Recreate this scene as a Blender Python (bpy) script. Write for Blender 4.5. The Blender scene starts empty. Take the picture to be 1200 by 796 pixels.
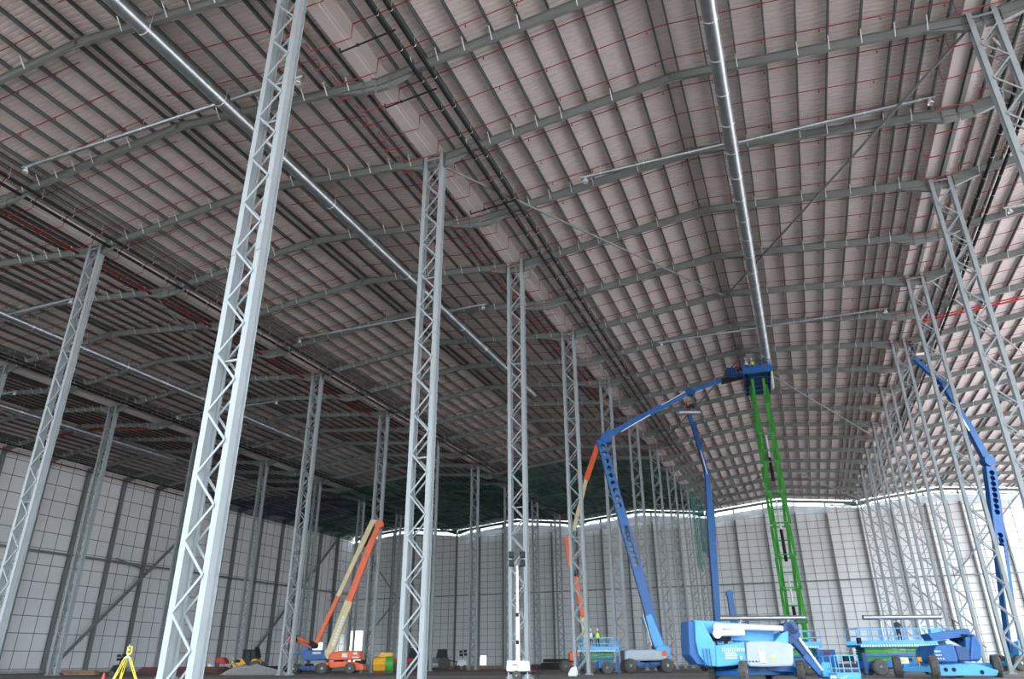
import bpy, math, random
from math import sin, cos, pi, radians, sqrt, atan2
from mathutils import Vector, Matrix
random.seed(7)
SC = bpy.context.scene
COL = SC.collection
V = Vector

# ------------------------------------------------------------------ materials
def mat(name, col, rough=0.6, metal=0.0, var=0.08, scale=3.0, bump=0.0, bscale=30.0, col2=None, alpha=None, detail=4):
    m = bpy.data.materials.new(name); m.use_nodes = True
    nt = m.node_tree; n = nt.nodes; l = nt.links
    b = n['Principled BSDF']
    b.inputs['Roughness'].default_value = rough
    b.inputs['Metallic'].default_value = metal
    tc = n.new('ShaderNodeTexCoord')
    nz = n.new('ShaderNodeTexNoise'); nz.inputs['Scale'].default_value = scale; nz.inputs['Detail'].default_value = detail
    l.new(tc.outputs['Object'], nz.inputs['Vector'])
    cr = n.new('ShaderNodeValToRGB')
    c2 = col2 if col2 else tuple(min(1, c * (1 + var)) for c in col)
    c1 = col if col2 else tuple(c * (1 - var) for c in col)
    cr.color_ramp.elements[0].position = 0.35; cr.color_ramp.elements[1].position = 0.65
    cr.color_ramp.elements[0].color = (*c1, 1); cr.color_ramp.elements[1].color = (*c2, 1)
    l.new(nz.outputs['Fac'], cr.inputs['Fac']); l.new(cr.outputs['Color'], b.inputs['Base Color'])
    if bump:
        n2 = n.new('ShaderNodeTexNoise'); n2.inputs['Scale'].default_value = bscale; n2.inputs['Detail'].default_value = 5
        l.new(tc.outputs['Object'], n2.inputs['Vector'])
        bp = n.new('ShaderNodeBump'); bp.inputs['Strength'].default_value = bump; bp.inputs['Distance'].default_value = 0.1
        l.new(n2.outputs['Fac'], bp.inputs['Height']); l.new(bp.outputs['Normal'], b.inputs['Normal'])
    if alpha is not None:
        b.inputs['Alpha'].default_value = alpha
    return m

M = {}
M['column'] = mat('column_paint', (0.34, 0.365, 0.37), 0.5, 0.0, 0.05, 0.8)
M['steel'] = mat('rafter_paint', (0.235, 0.25, 0.24), 0.5, 0.0, 0.06, 0.7)
M['purlin'] = mat('purlin_paint', (0.125, 0.14, 0.135), 0.55, 0.0, 0.06, 0.7)
M['post'] = mat('wall_post_paint', (0.20, 0.21, 0.21), 0.55, 0.0, 0.06, 0.7)
M['liner'] = mat('roof_liner', (0.86, 0.79, 0.775), 0.5, 0.0, 0.04, 0.12)
M['gutter'] = mat('gutter_sheet', (0.82, 0.76, 0.73), 0.5, 0.0, 0.04, 0.5)
M['wall'] = mat('wall_panel', (0.86, 0.855, 0.845), 0.5, 0.0, 0.04, 0.15)
M['joint'] = mat('panel_joint', (0.17, 0.18, 0.18), 0.6)
M['galv'] = mat('galvanised', (0.50, 0.53, 0.54), 0.36, 0.9, 0.1, 2.0)
M['galv_ring'] = mat('galvanised_ring', (0.85, 0.86, 0.86), 0.3, 0.4, 0.05)
M['black'] = mat('black_pipe', (0.006, 0.006, 0.007), 0.75)
M['rubber'] = mat('tyre_rubber', (0.10, 0.095, 0.085), 0.85, 0, 0.2, 6, 0.3)
M['white'] = mat('white_paint', (0.78, 0.79, 0.79), 0.45, 0, 0.03)
M['red'] = mat('sprinkler_red', (0.27, 0.025, 0.025), 0.5, 0, 0.1)
M['red_main'] = mat('fire_main_red', (0.14, 0.016, 0.016), 0.5, 0, 0.1)
M['red_br'] = mat('bright_red', (0.55, 0.03, 0.03), 0.5, 0, 0.1)
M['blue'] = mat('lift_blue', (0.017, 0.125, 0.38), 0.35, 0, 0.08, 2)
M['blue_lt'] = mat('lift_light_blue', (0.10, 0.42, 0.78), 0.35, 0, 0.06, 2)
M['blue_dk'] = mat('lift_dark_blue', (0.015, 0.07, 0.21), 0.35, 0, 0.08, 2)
M['green'] = mat('lift_green', (0.065, 0.33, 0.055), 0.4, 0, 0.08, 2)
M['grey_hood'] = mat('lift_grey_hood', (0.42, 0.47, 0.52), 0.3, 0.1, 0.04, 2)
M['orange'] = mat('lift_orange', (0.82, 0.13, 0.03), 0.4, 0, 0.06, 2)
M['cream'] = mat('lift_cream', (0.66, 0.56, 0.30), 0.45, 0, 0.05, 2)
M['yellow'] = mat('survey_yellow', (0.85, 0.66, 0.04), 0.4, 0, 0.04)
M['digger'] = mat('digger_yellow', (0.78, 0.40, 0.03), 0.45, 0, 0.06)
M['glass'] = mat('cab_glass', (0.008, 0.014, 0.014), 0.6)
M['skin'] = mat('skin', (0.45, 0.27, 0.19), 0.6)
M['cloth'] = mat('dark_clothing', (0.03, 0.035, 0.05), 0.85)
M['hivis'] = mat('yellow_vest', (0.62, 0.80, 0.10), 0.7)
M['hivis_o'] = mat('orange_vest', (0.90, 0.22, 0.03), 0.7)
M['hat_red'] = mat('red_jacket', (0.55, 0.05, 0.05), 0.7)
M['gravel'] = mat('gravel', (0.42, 0.43, 0.43), 0.95, 0, 0.25, 6, 0.8, 12)
M['timber'] = mat('timber', (0.36, 0.22, 0.13), 0.8, 0, 0.2, 3)
M['rust'] = mat('rust_primer', (0.14, 0.045, 0.04), 0.7, 0, 0.2, 2)
M['conc'] = mat('concrete_edge', (0.45, 0.44, 0.42), 0.9, 0, 0.15, 3)

# net: woven mesh that lets part of the light through
def net_mat(name, col, dens):
    m = bpy.data.materials.new(name); m.use_nodes = True
    nt = m.node_tree; n = nt.nodes; l = nt.links; b = n['Principled BSDF']
    b.inputs['Base Color'].default_value = (*col, 1); b.inputs['Roughness'].default_value = 0.8
    tr = n.new('ShaderNodeBsdfTransparent'); mx = n.new('ShaderNodeMixShader')
    tc = n.new('ShaderNodeTexCoord'); nz = n.new('ShaderNodeTexNoise'); nz.inputs['Scale'].default_value = 0.25; nz.inputs['Detail'].default_value = 6
    l.new(tc.outputs['Object'], nz.inputs['Vector'])
    mr = n.new('ShaderNodeMapRange'); mr.inputs['From Min'].default_value = 0.35; mr.inputs['From Max'].default_value = 0.65
    mr.inputs['To Min'].default_value = dens - 0.12; mr.inputs['To Max'].default_value = dens + 0.12
    l.new(nz.outputs['Fac'], mr.inputs['Value']); l.new(mr.outputs[0], mx.inputs['Fac'])
    l.new(tr.outputs[0], mx.inputs[1]); l.new(b.outputs[0], mx.inputs[2]); l.new(mx.outputs[0], n['Material Output'].inputs['Surface'])
    return m
M['net'] = net_mat('green_net', (0.01, 0.12, 0.085), 0.62)
M['net_b'] = net_mat('blue_net', (0.01, 0.045, 0.11), 0.62)
M['net_v'] = net_mat('hanging_net', (0.02, 0.2, 0.16), 0.32)
M['film'] = net_mat('clear_film', (0.82, 0.88, 0.92), 0.7)

# ------------------------------------------------------------------ mesh builder
class MB:
    def __init__(s): s.v = []; s.f = []; s.sm = []; s.ma = []; s.k = 0
    def add(s, vs, fs, smooth=False):
        o = len(s.v); s.v += [tuple(p) for p in vs]
        for f in fs: s.f.append(tuple(i + o for i in f)); s.sm.append(smooth); s.ma.append(s.k)
        return s
    def slot(s, k): s.k = k; return s
    def box(s, c, d, R=None):
        x, y, z = d[0] / 2, d[1] / 2, d[2] / 2
        vs = [V((a * x, b * y, e * z)) for a in (-1, 1) for b in (-1, 1) for e in (-1, 1)]
        if R is not None: vs = [R @ p for p in vs]
        c = V(c)
        return s.add([p + c for p in vs], [(0, 1, 3, 2), (4, 6, 7, 5), (0, 4, 5, 1), (2, 3, 7, 6), (0, 2, 6, 4), (1, 5, 7, 3)])
    def bb(s, x0, x1, y0, y1, z0, z1): return s.box(((x0 + x1) / 2, (y0 + y1) / 2, (z0 + z1) / 2), (abs(x1 - x0), abs(y1 - y0), abs(z1 - z0)))
    def frame(s, p0, p1, up=(0, 0, 1)):
        t = (V(p1) - V(p0)).normalized(); u = V(up)
        if abs(t.dot(u.normalized())) > 0.98: u = V((0, 1, 0))
        a = t.cross(u).normalized(); b = a.cross(t).normalized()
        return t, a, b
    def bar(s, p0, p1, w, h, up=(0, 0, 1), w1=None, h1=None):
        t, a, b = s.frame(p0, p1, up); w1 = w1 or w; h1 = h1 or h
        vs = []
        for p, ww, hh in ((V(p0), w, h), (V(p1), w1, h1)):
            vs += [p - a * ww / 2 - b * hh / 2, p + a * ww / 2 - b * hh / 2, p + a * ww / 2 + b * hh / 2, p - a * ww / 2 + b * hh / 2]
        return s.add(vs, [(0, 3, 2, 1), (4, 5, 6, 7), (0, 1, 5, 4), (1, 2, 6, 5), (2, 3, 7, 6), (3, 0, 4, 7)])
    def sweep(s, prof, p0, p1, up=(0, 0, 1), caps=True):
        t, a, b = s.frame(p0, p1, up); n = len(prof)
        vs = [V(p) + a * x + b * y for p in (p0, p1) for x, y in prof]
        fs = [(i, (i + 1) % n, n + (i + 1) % n, n + i) for i in range(n)]
        if caps: fs += [tuple(range(n - 1, -1, -1)), tuple(range(n, 2 * n))]
        return s.add(vs, fs)
    def ibeam(s, p0, p1, w, d, up=(0, 0, 1), tf=0.03, tw=0.025):
        a, b, c = w / 2, d / 2, tw / 2
        pr = [(-a, -b), (a, -b), (a, -b + tf), (c, -b + tf), (c, b - tf), (a, b - tf), (a, b), (-a, b), (-a, b - tf), (-c, b - tf), (-c, -b + tf), (-a, -b + tf)]
        t, A, B = s.frame(p0, p1, up); n = 12
        vs = [V(p) + A * x + B * y for p in (p0, p1) for x, y in pr]
        fs = [(i, (i + 1) % n, n + (i + 1) % n, n + i) for i in range(n)]
        for q in ((0, 1, 2, 11), (11, 2, 3, 10), (10, 3, 4, 9), (9, 4, 5, 8), (8, 5, 6, 7)):
            fs.append(q[::-1]); fs.append(tuple(i + n for i in q))
        return s.add(vs, fs)
    def tube(s, pts, r, n=8, smooth=True, caps=True, r1=None):
        pts = [V(p) for p in pts]; m = len(pts); vs = []
        ref = None
        for i, p in enumerate(pts):
            t = (pts[min(i + 1, m - 1)] - pts[max(i - 1, 0)]).normalized()
            if ref is None:
                ref = t.cross(V((0, 0, 1)) if abs(t.z) < .9 else V((0, 1, 0))).normalized()
            a = (ref - t * ref.dot(t)).normalized(); b = t.cross(a); ref = a
            k = 1.0
            if 0 < i < m - 1:
                d0 = (p - pts[i - 1]).normalized(); k = 1 / max(0.6, abs(d0.dot(t)))
            rr = r if r1 is None else r + (r1 - r) * i / (m - 1)
            vs += [p + (a * cos(2 * pi * j / n) + b * sin(2 * pi * j / n)) * rr * k for j in range(n)]
        fs = [(i * n + j, i * n + (j + 1) % n, (i + 1) * n + (j + 1) % n, (i + 1) * n + j) for i in range(m - 1) for j in range(n)]
        s.add(vs, fs, smooth)
        if caps:
            s.add(vs[:n], [tuple(range(n - 1, -1, -1))]); s.add(vs[-n:], [tuple(range(n))])
        return s
    def prism(s, poly, y0, y1, axis='y'):
        n = len(poly)
        if axis == 'y': vs = [V((x, y, z)) for y in (y0, y1) for x, z in poly]
        elif axis == 'x': vs = [V((y, x, z)) for y in (y0, y1) for x, z in poly]
        else: vs = [V((x, z, y)) for y in (y0, y1) for x, z in poly]
        return s.add(vs, [(i, (i + 1) % n, n + (i + 1) % n, n + i) for i in range(n)] + [tuple(range(n - 1, -1, -1)), tuple(range(n, 2 * n))])
    def lathe(s, prof, c, axis='z', n=20, smooth=True):
        c = V(c); vs = []; m = len(prof)
        for r, h in prof:
            for j in range(n):
                a = 2 * pi * j / n; x, y = r * cos(a), r * sin(a)
                vs.append(c + (V((x, y, h)) if axis == 'z' else V((x, h, y)) if axis == 'y' else V((h, x, y))))
        fs = [(i * n + j, i * n + (j + 1) % n, (i + 1) * n + (j + 1) % n, (i + 1) * n + j) for i in range(m - 1) for j in range(n)]
        s.add(vs, fs, smooth)
        if prof[0][0] > 1e-4: s.add(vs[:n], [tuple(range(n - 1, -1, -1))])
        if prof[-1][0] > 1e-4: s.add(vs[-n:], [tuple(range(n))])
        return s
    def ball(s, c, rx, ry, rz, n=12, m=8):
        c = V(c); vs = []
        for i in range(m + 1):
            t = pi * i / m
            for j in range(n):
                a = 2 * pi * j / n; vs.append(c + V((rx * sin(t) * cos(a), ry * sin(t) * sin(a), rz * cos(t))))
        return s.add(vs, [(i * n + j, (i + 1) * n + j, (i + 1) * n + (j + 1) % n, i * n + (j + 1) % n) for i in range(m) for j in range(n)], True)
    def build(s, name, m, parent=None, bevel=0.0):
        me = bpy.data.meshes.new(name); me.from_pydata(s.v, [], s.f)
        for p, sm, k in zip(me.polygons, s.sm, s.ma): p.use_smooth = sm; p.material_index = k
        for x in (m if isinstance(m, (list, tuple)) else [m]): me.materials.append(M[x] if isinstance(x, str) else x)
        import bmesh
        bm = bmesh.new(); bm.from_mesh(me); bmesh.ops.recalc_face_normals(bm, faces=bm.faces); bm.to_mesh(me); bm.free()
        o = bpy.data.objects.new(name, me); COL.objects.link(o)
        if parent: o.parent = parent
        if bevel:
            b = o.modifiers.new('bevel', 'BEVEL'); b.width = bevel; b.segments = 2; b.limit_method = 'ANGLE'
        return o

def tag(o, label=None, cat=None, group=None, kind=None):
    if label: o['label'] = label
    if cat: o['category'] = cat
    if group: o['group'] = group
    if kind: o['kind'] = kind
    return o
def thing(name, loc, label, cat, rz=0.0, group=None):
    o = bpy.data.objects.new(name, None); COL.objects.link(o); o.location = loc; o.rotation_euler = (0, 0, rz)
    o.empty_display_size = 0.3
    return tag(o, label, cat, group)
KIDS = {}
def copy_tree(o, loc=None, parent=None, rz=None, label=None, name=None):
    c = o.copy(); COL.objects.link(c)
    if parent: c.parent = parent
    if loc is not None: c.location = loc
    if rz is not None: c.rotation_euler = (0, 0, rz)
    if label: c['label'] = label
    for ch in [x for x in KIDX.get(o.name, [])]: copy_tree(ch, None, c)
    return c
KIDX = {}
def index_kids(root):
    KIDX.clear()
    for x in bpy.data.objects:
        if x.parent: KIDX.setdefault(x.parent.name, []).append(x)
ORD = 'first second third fourth fifth sixth seventh eighth ninth tenth eleventh twelfth thirteenth fourteenth fifteenth sixteenth seventeenth eighteenth nineteenth twentieth'.split()
ORD += ['twenty-' + w for w in ORD[:9]] + ['thirtieth'] + ['thirty-' + w for w in ORD[:9]] + ['fortieth'] + ['forty-' + w for w in ORD[:9]] + ['fiftieth'] + ['fifty-' + w for w in ORD[:9]]

# ------------------------------------------------------------------ the building's grid
XW, X2, X1, XC, XR, XE = -116.0, -84.1, -51.1, -19.4, 13.8, 46.9
Y0, D = 20.13, 15.713
YB = Y0 + 10 * D                      # back wall
YF = Y0 - 2 * D                       # open front edge, behind the camera
def fy(k): return Y0 + D * k
SL = 0.102
def mid(x, xa, xb): return 34.65 - SL * abs(x - (xa + xb) / 2)     # rafter centre height
BAYS = [(XC, XR, 'middle bay'), (X1, XC, 'left bay'), (X2, X1, 'far left bay'), (XW, X2, 'left wall bay'), (XR, XE, 'right bay')]

# floor
fl = MB()
nx, ny = 90, 90
xs = [-300 + 600 * i / nx for i in range(nx + 1)]; ys = [-200 + 700 * i / ny for i in range(ny + 1)]
fl.add([(x, y, 0.0) for y in ys for x in xs], [(j * (nx + 1) + i, j * (nx + 1) + i + 1, (j + 1) * (nx + 1) + i + 1, (j + 1) * (nx + 1) + i) for j in range(ny) for i in range(nx)])
def floor_mat():
    m = bpy.data.materials.new('site_floor'); m.use_nodes = True
    nt = m.node_tree; n = nt.nodes; l = nt.links; b = n['Principled BSDF']; b.inputs['Roughness'].default_value = 0.95
    tc = n.new('ShaderNodeTexCoord')
    mp = n.new('ShaderNodeMapping'); mp.inputs['Scale'].default_value = (0.05, 0.22, 1); mp.inputs['Rotation'].default_value = (0, 0, radians(-20))
    l.new(tc.outputs['Object'], mp.inputs['Vector'])
    a = n.new('ShaderNodeTexNoise'); a.inputs['Scale'].default_value = 1.0; a.inputs['Detail'].default_value = 8
    l.new(mp.outputs[0], a.inputs['Vector'])
    cr = n.new('ShaderNodeValToRGB'); e = cr.color_ramp.elements
    e[0].position = 0.38; e[0].color = (0.115, 0.075, 0.058, 1); e[1].position = 0.62; e[1].color = (0.215, 0.19, 0.17, 1)
    x = e.new(0.5); x.color = (0.14, 0.12, 0.105, 1)
    l.new(a.outputs['Fac'], cr.inputs['Fac'])
    c = n.new('ShaderNodeTexNoise'); c.inputs['Scale'].default_value = 2.5; c.inputs['Detail'].default_value = 8
    l.new(tc.outputs['Object'], c.inputs['Vector'])
    mx = n.new('ShaderNodeMixRGB'); mx.blend_type = 'MULTIPLY'; mx.inputs['Fac'].default_value = 0.35
    l.new(cr.outputs[0], mx.inputs[1]); l.new(c.outputs['Color'], mx.inputs[2])
    br = n.new('ShaderNodeBrightContrast'); br.inputs['Bright'].default_value = 0.0
    l.new(mx.outputs[0], br.inputs[0]); l.new(br.outputs[0], b.inputs['Base Color'])
    bp = n.new('ShaderNodeBump'); bp.inputs['Strength'].default_value = 0.6; bp.inputs['Distance'].default_value = 0.15
    l.new(c.outputs['Fac'], bp.inputs['Height']); l.new(bp.outputs[0], b.inputs['Normal'])
    return m
M['floor'] = floor_mat()
tag(fl.build('floor', 'floor'), kind='structure')

yd = MB(); yd.bb(XE + 3, 290, -190, 260, -.3, .02)  # unseen pale ground outside, added to bounce warm light up to the roof
M['bounce_yard'] = mat('yard_bounce', (0.50, 0.425, 0.395), 0.95, 0, .08, .5)
tag(yd.build('floor_bounce_yard', 'bounce_yard'), kind='structure')
# ceiling: ribbed liner sheets of every slope
cl = MB()
ribs = []
y = YF
prof = []
while y < YB + 0.6:
    prof += [(y, 0.0), (y + 0.19, 0.0), (y + 0.21, 0.085), (y + 0.30, 0.085)]
    y += 0.33
for xa, xb, _ in BAYS:
    xm = (xa + xb) / 2
    for x0, x1 in ((xa - (.8 if xa == XW else 0), xm), (xm, xb)):
        z0 = mid(x0, xa, xb) + 0.62; z1 = mid(x1, xa, xb) + 0.62
        n = len(prof); vs = [(x0, yy, z0 + h) for yy, h in prof] + [(x1, yy, z1 + h) for yy, h in prof]
        cl.add(vs, [(i, i + 1, n + i + 1, n + i) for i in range(n - 1)])
tag(cl.build('ceiling', 'liner'), kind='structure')
rf = MB()                              # the weathering sheet above the liner keeps the light out
for xa, xb, _ in BAYS:
    xm = (xa + xb) / 2
    rf.add([(xa - 1.0, YF - .3, 33.9), (xm, YF - .3, 35.6), (xb + .3, YF - .3, 33.9), (xa - 1.0, YB + .8, 33.9), (xm, YB + .8, 35.6), (xb + .3, YB + .8, 33.9)], [(0, 1, 4, 3), (1, 2, 5, 4)])
tag(rf.build('ceiling_cladding', 'galv'), kind='structure')

# left wall with one tall opening near the far corner
def wall_rects(rects, holes):
    return rects
wl = MB()
T = 0.15
for y0, y1, z0, z1 in ((YF, 163.5, 0, 33.6), (167.5, YB + .45, 0, 33.6), (163.5, 167.5, 6.0, 33.6), (163.5, 167.5, 0, 2.6)):
    wl.bb(XW - 0.55 - T, XW - 0.55, y0, y1, z0, z1)
tag(wl.build('wall_left', 'wall'), kind='structure')
tl = MB()
y = fy(-1)
for i in range(100):
    yy = fy(-1) + i * D / 6
    if yy < YB: tl.bb(XW - 0.55, XW - 0.49, yy - 0.04, yy + 0.04, 0.4 if not 163.5 < yy < 167.5 else 6, 33.4)
z = 0.6
while z < 33:
    tl.bb(XW - 0.55, XW - 0.46, fy(-1), 163.4, z - 0.05, z + 0.05)
    tl.bb(XW - 0.55, XW - 0.46, 167.6, YB, z - 0.05, z + 0.05)
    z += 2.6
tag(tl.build('trim_1', 'joint'), kind='structure')
# back wall: stepped under the roof with a strip left open for daylight
wb = MB()
def seg(xa, xb, x0, x1, zb, drop=1.05):
    za, zc = mid(x0, xa, xb) - drop, mid(x1, xa, xb) - drop
    wb.prism([(x0, zb), (x1, zb), (x1, zc), (x0, za)], YB + 0.3, YB + 0.3 + T)
for xa, xb, _ in BAYS:
    xm = (xa + xb) / 2
    if xa == XW:
        seg(xa, xb, xa - .9, -115.0, 0); seg(xa, xb, -115.0, -111.3, 9.0); seg(xa, xb, -111.3, xm, 0)
    elif xa == X2:
        pass
        seg(xa, xb, xa, -77.2, 0); seg(xa, xb, -77.2, -75.6, 2.6); seg(xa, xb, -75.6, xm, 0)
    else: seg(xa, xb, xa, xm, 0)
    seg(xa, xb, xm, xb, 0)
tag(wb.build('wall_back', 'wall'), kind='structure')
tb = MB()
for xa, xb, _ in BAYS:
    n = 15
    for i in range(n + 1):
        x = xa + (xb - xa) * i / n
        if -115 < x < -111.3: continue
        tb.bb(x - 0.03, x + 0.03, YB + 0.22, YB + 0.3, 0.4, mid(x, xa, xb) - 1.1)
z = 0.8
while z < 33.3:
    for a, b in ((XW, -115), (-111.3, XE)) if z < 9 else ((XW, XE),):
        tb.bb(a, b, YB + 0.2, YB + 0.3, z - 0.035, z + 0.035)
    z += 1.6
tag(tb.build('trim_2', 'joint'), kind='structure')
kb = MB(); kb.bb(XW, XE, YB - .1, YB + .3, 0, .45); kb.bb(XW - .5, XW - .2, YF, YB, 0, .45)
tag(kb.build('baseboard_back', 'conc'), kind='structure')

# ------------------------------------------------------------------ wall posts, rails and braces
def bay_ord(i): return ORD[i]
lp = thing('wall_post', (XW, fy(-0.5), 0), 'x', 'wall post')
b = MB(); b.ibeam((0, 0, 0.02), (0, 0, 33.2), 0.36, 0.85, (1, 0, 0)); b.build('post', 'post', lp)
b = MB(); b.bb(-0.5, 0.5, -0.3, 0.3, 0, 0.05); b.build('base_plate', 'post', lp)
index_kids(None)
n = 0
for i in range(1, 22):
    k = -0.5 + 0.5 * i
    if k > 9.6: break
    lab = f'dark steel post against the left wall, {ORD[i-1]} from the camera end'
    copy_tree(lp, (XW, fy(k), 0), label=lab)
lp['label'] = 'dark steel post against the left wall, nearest to the camera end of all'
bp_ = None
cnt = 0
for xa, xb, nm in sorted(BAYS, key=lambda t: t[0]):
    for i in range(5):
        x = xa + (xb - xa) * i / 5
        if x < XW + 1: continue
        cnt += 1
        r = thing('wall_post', (x, YB - 0.15, 0), f'dark steel post against the back wall, {ORD[cnt-1]} from its left corner', 'wall post')
        b = MB(); b.ibeam((0, 0, 0.02), (0, 0, mid(x, xa, xb) - 0.35), 0.3, 0.6, (0, 1, 0)); b.build('post', 'post', r)
        b = MB(); b.bb(-0.25, 0.25, -0.35, 0.35, 0, 0.04); b.build('base_plate', 'post', r)
def bar_thing(name, p0, p1, w, label, cat, m='post', rnd=False):
    b = MB(); p0 = V(p0); p1 = V(p1)
    if rnd: b.tube([V((0, 0, 0)), p1 - p0], w, 8)
    else: b.bar(V((0, 0, 0)), p1 - p0, w, w)
    o = b.build(name, m); o.location = p0
    return tag(o, label, cat)
XP = XW + 0.55
bar_thing('wall_rail', (XP, fy(0), 18.2), (XP, YB - .6, 18.2), 0.3, 'long dark horizontal rail across the posts of the left wall', 'wall rail')
bar_thing('wall_rail', (XW + 1, YB - .5, 16.8), (XE, YB - .5, 16.8), 0.22, 'long dark horizontal rail across the posts of the back wall', 'wall rail')
XP = XW + 0.75
bar_thing('diagonal_brace', (XP, 92, 1.0), (XP, 113.2, 23.5), 0.42, 'long dark diagonal brace low on the left wall, the nearer one', 'brace')
bar_thing('diagonal_brace', (XP, 137.5, 1.0), (XP, 169.0, 32.6), 0.42, 'long dark diagonal brace rising up the left wall to the far corner', 'brace')
bar_thing('diagonal_brace', (XP, 99.5, 18.7), (XP, 107.3, 17.3), 0.22, 'short nearly level brace joining the near diagonal brace on the left wall', 'brace')
bar_thing('diagonal_brace', (-108.8, YB - .7, 26.3), (-101.2, YB - .7, 17.0), 0.25, 'dark brace falling to the right above the rail of the back wall', 'brace')
bar_thing('diagonal_brace', (-108.8, YB - .7, 8.0), (-101.0, YB - .7, 16.5), 0.25, 'dark brace rising to the right below the rail of the back wall', 'brace')
bar_thing('diagonal_brace', (44.5, YB - .7, 32.3), (29.5, YB - .7, 17.0), 0.28, 'thin brace falling to the left on the back wall at far right', 'brace')
bar_thing('diagonal_brace', (31.5, YB - .7, 3.0), (21.0, YB - .7, 15.5), 0.28, 'thin brace low on the back wall in the right bay', 'brace')

# ------------------------------------------------------------------ lattice columns
def lattice_column(H=33.3, S=1.2, w=0.26, d=0.52, gap=2.36):
    root = thing('lattice_column', (0, 0, 0), 'x', 'column')
    for sx in (-1, 1):
        b = MB(); b.ibeam((sx * S / 2, 0, 0.05), (sx * S / 2, 0, H if sx < 0 else H + .35), w, d, (0, 1, 0), 0.035, 0.03); b.build('chord', 'column', root)
    hx = S / 2 - w / 2
    for sy in (-1, 1):
        b = MB(); z = 0.25; side = -1; yy = sy * (d / 2 + 0.03)
        while z + gap / 2 < H - 0.5:
            p0 = V((side * (hx + .06), yy, z)); p1 = V((-side * (hx + .06), yy, z + gap / 2))
            b.bar(p0, p1, 0.05, 0.085, (0, 1, 0)) if False else b.bar(p0, p1, 0.085, 0.05, (0, 1, 0))
            z += gap / 2; side = -side
        b.bar((-hx - .06, yy, H - .45), (hx + .06, yy, H - .45), 0.1, 0.05, (0, 1, 0))
        b.build('lacing', 'column', root)
    for sx in (-1, 1):
        b = MB()
        for sy in (-1, 1):
            b.box((sx * S / 2, sy * (d / 2 + .012), 17.0), (w, .02, .9))
            for i in range(6):
                for a_ in (-.08, .08): b.lathe([(.022, -.012), (.022, .012)], (sx * S / 2 + a_, sy * (d / 2 + .03), 16.65 + i * .14), 'y', 6)
        b.build('splice_plate', 'column', root)
    b = MB(); z = 11.8
    while z < H:
        b.bar((-hx, 0, z), (hx, 0, z), 0.09, 0.09); z += 11.8
    b.build('tie_bar', 'column', root)
    b = MB()
    for sx in (-1, 1):
        b.bb(sx * S / 2 - .28, sx * S / 2 + .28, -.42, .42, 0, .06)
        for ax in (-.2, .2):
            for ay in (-.34, .34): b.lathe([(.03, 0), (.03, .14)], (sx * S / 2 + ax, ay, .03), n=6)
    b.build('base_plate', 'column', root)
    return root
proto = lattice_column()
index_kids(None)
rows = [('right column row', XR, range(0, 10)), ('middle column row', XC, range(0, 10)), ('left column row', X1, range(0, 10)), ('far left column row', X2, range(1, 10))]
first = True
for nm, x, ks in rows:
    for j, k in enumerate(ks):
        lab = f'grey lattice steel column, {ORD[j]} from the camera in the {nm}'
        if first:
            proto.location = (x, fy(k), 0); proto['label'] = lab; first = False
        else: copy_tree(proto, (x, fy(k), 0), label=lab)

# ------------------------------------------------------------------ roof frames
def rafter_frame(xa, xb, det):
    xm = (xa + xb) / 2; W = (xb - xa) / 2
    root = thing('roof_frame', (xm, 0, 0), 'x', 'roof frame')
    zr = 34.65
    for sx in (-1, 1):
        xe = sx * (W - 0.06); ze = zr - SL * abs(xe)
        b = MB(); b.ibeam((0, 0, zr), (xe, 0, ze), 0.24, 0.6, (0, 0, 1), 0.03, 0.02); b.build('rafter', 'steel', root)
        b = MB()                       # haunch: tapered plate with its own bottom flange
        x2 = sx * (W - 2.9); z2 = zr - SL * abs(x2) - .3; z1 = ze - .3
        x3 = sx * (W - .9)
        b.prism([(x2, z2), (xe, z1), (xe, z1 - .36), (x3, z1 - .36)][::sx], -0.012, 0.012)
        b.bar((x2, 0, z2), (x3, 0, z1 - .36), 0.24, 0.03); b.bar((x3, 0, z1 - .36), (xe, 0, z1 - .36), 0.24, 0.03)
        b.bb(x3 - .012, x3 + .012, -.11, .11, z1 - .36, z1 + .5)
        b.build('haunch', 'steel', root)
        if det:
            xp = [2.15, 3.9, 5.6, 7.3, 9.0, 10.7, 12.4, 14.0]
            for i, q in enumerate(xp):
                if i % 2 == 0 and i < 4: continue
                z = zr - SL * q
                for sy in (-1, 1):
                    b = MB(); b.bar((sx * q, sy * .1, z - .29), (sx * q, sy * .62, z + .36), 0.05, 0.05); b.build('fly_brace', 'galv_ring', root)
    b = MB(); b.bb(-.025, .025, -.13, .13, zr - .42, zr + .33)
    for sx in (-1, 1): b.prism([(0, zr - .3), (sx * .9, zr - .3 - SL * .9), (0, zr - .48)], -.012, .012)
    b.build('ridge_plate', 'steel', root)
    return root
for bi, (xa, xb, nm) in enumerate(BAYS):
    p1 = rafter_frame(xa, xb, True); p2 = rafter_frame(xa, xb, False); index_kids(None)
    u1 = u2 = False
    for i, k2 in enumerate(range(-1, 21)):
        k = k2 / 2
        lab = f'steel roof rafters, {ORD[i]} frame from the camera across the {nm}'
        det = k <= (6 if bi < 2 or bi == 4 else 4)
        xm = (xa + xb) / 2
        if det and not u1: p1.location = (xm, fy(k), 0); p1['label'] = lab; u1 = True
        elif not det and not u2: p2.location = (xm, fy(k), 0); p2['label'] = lab; u2 = True
        else: copy_tree(p1 if det else p2, (xm, fy(k), 0), label=lab)

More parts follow.
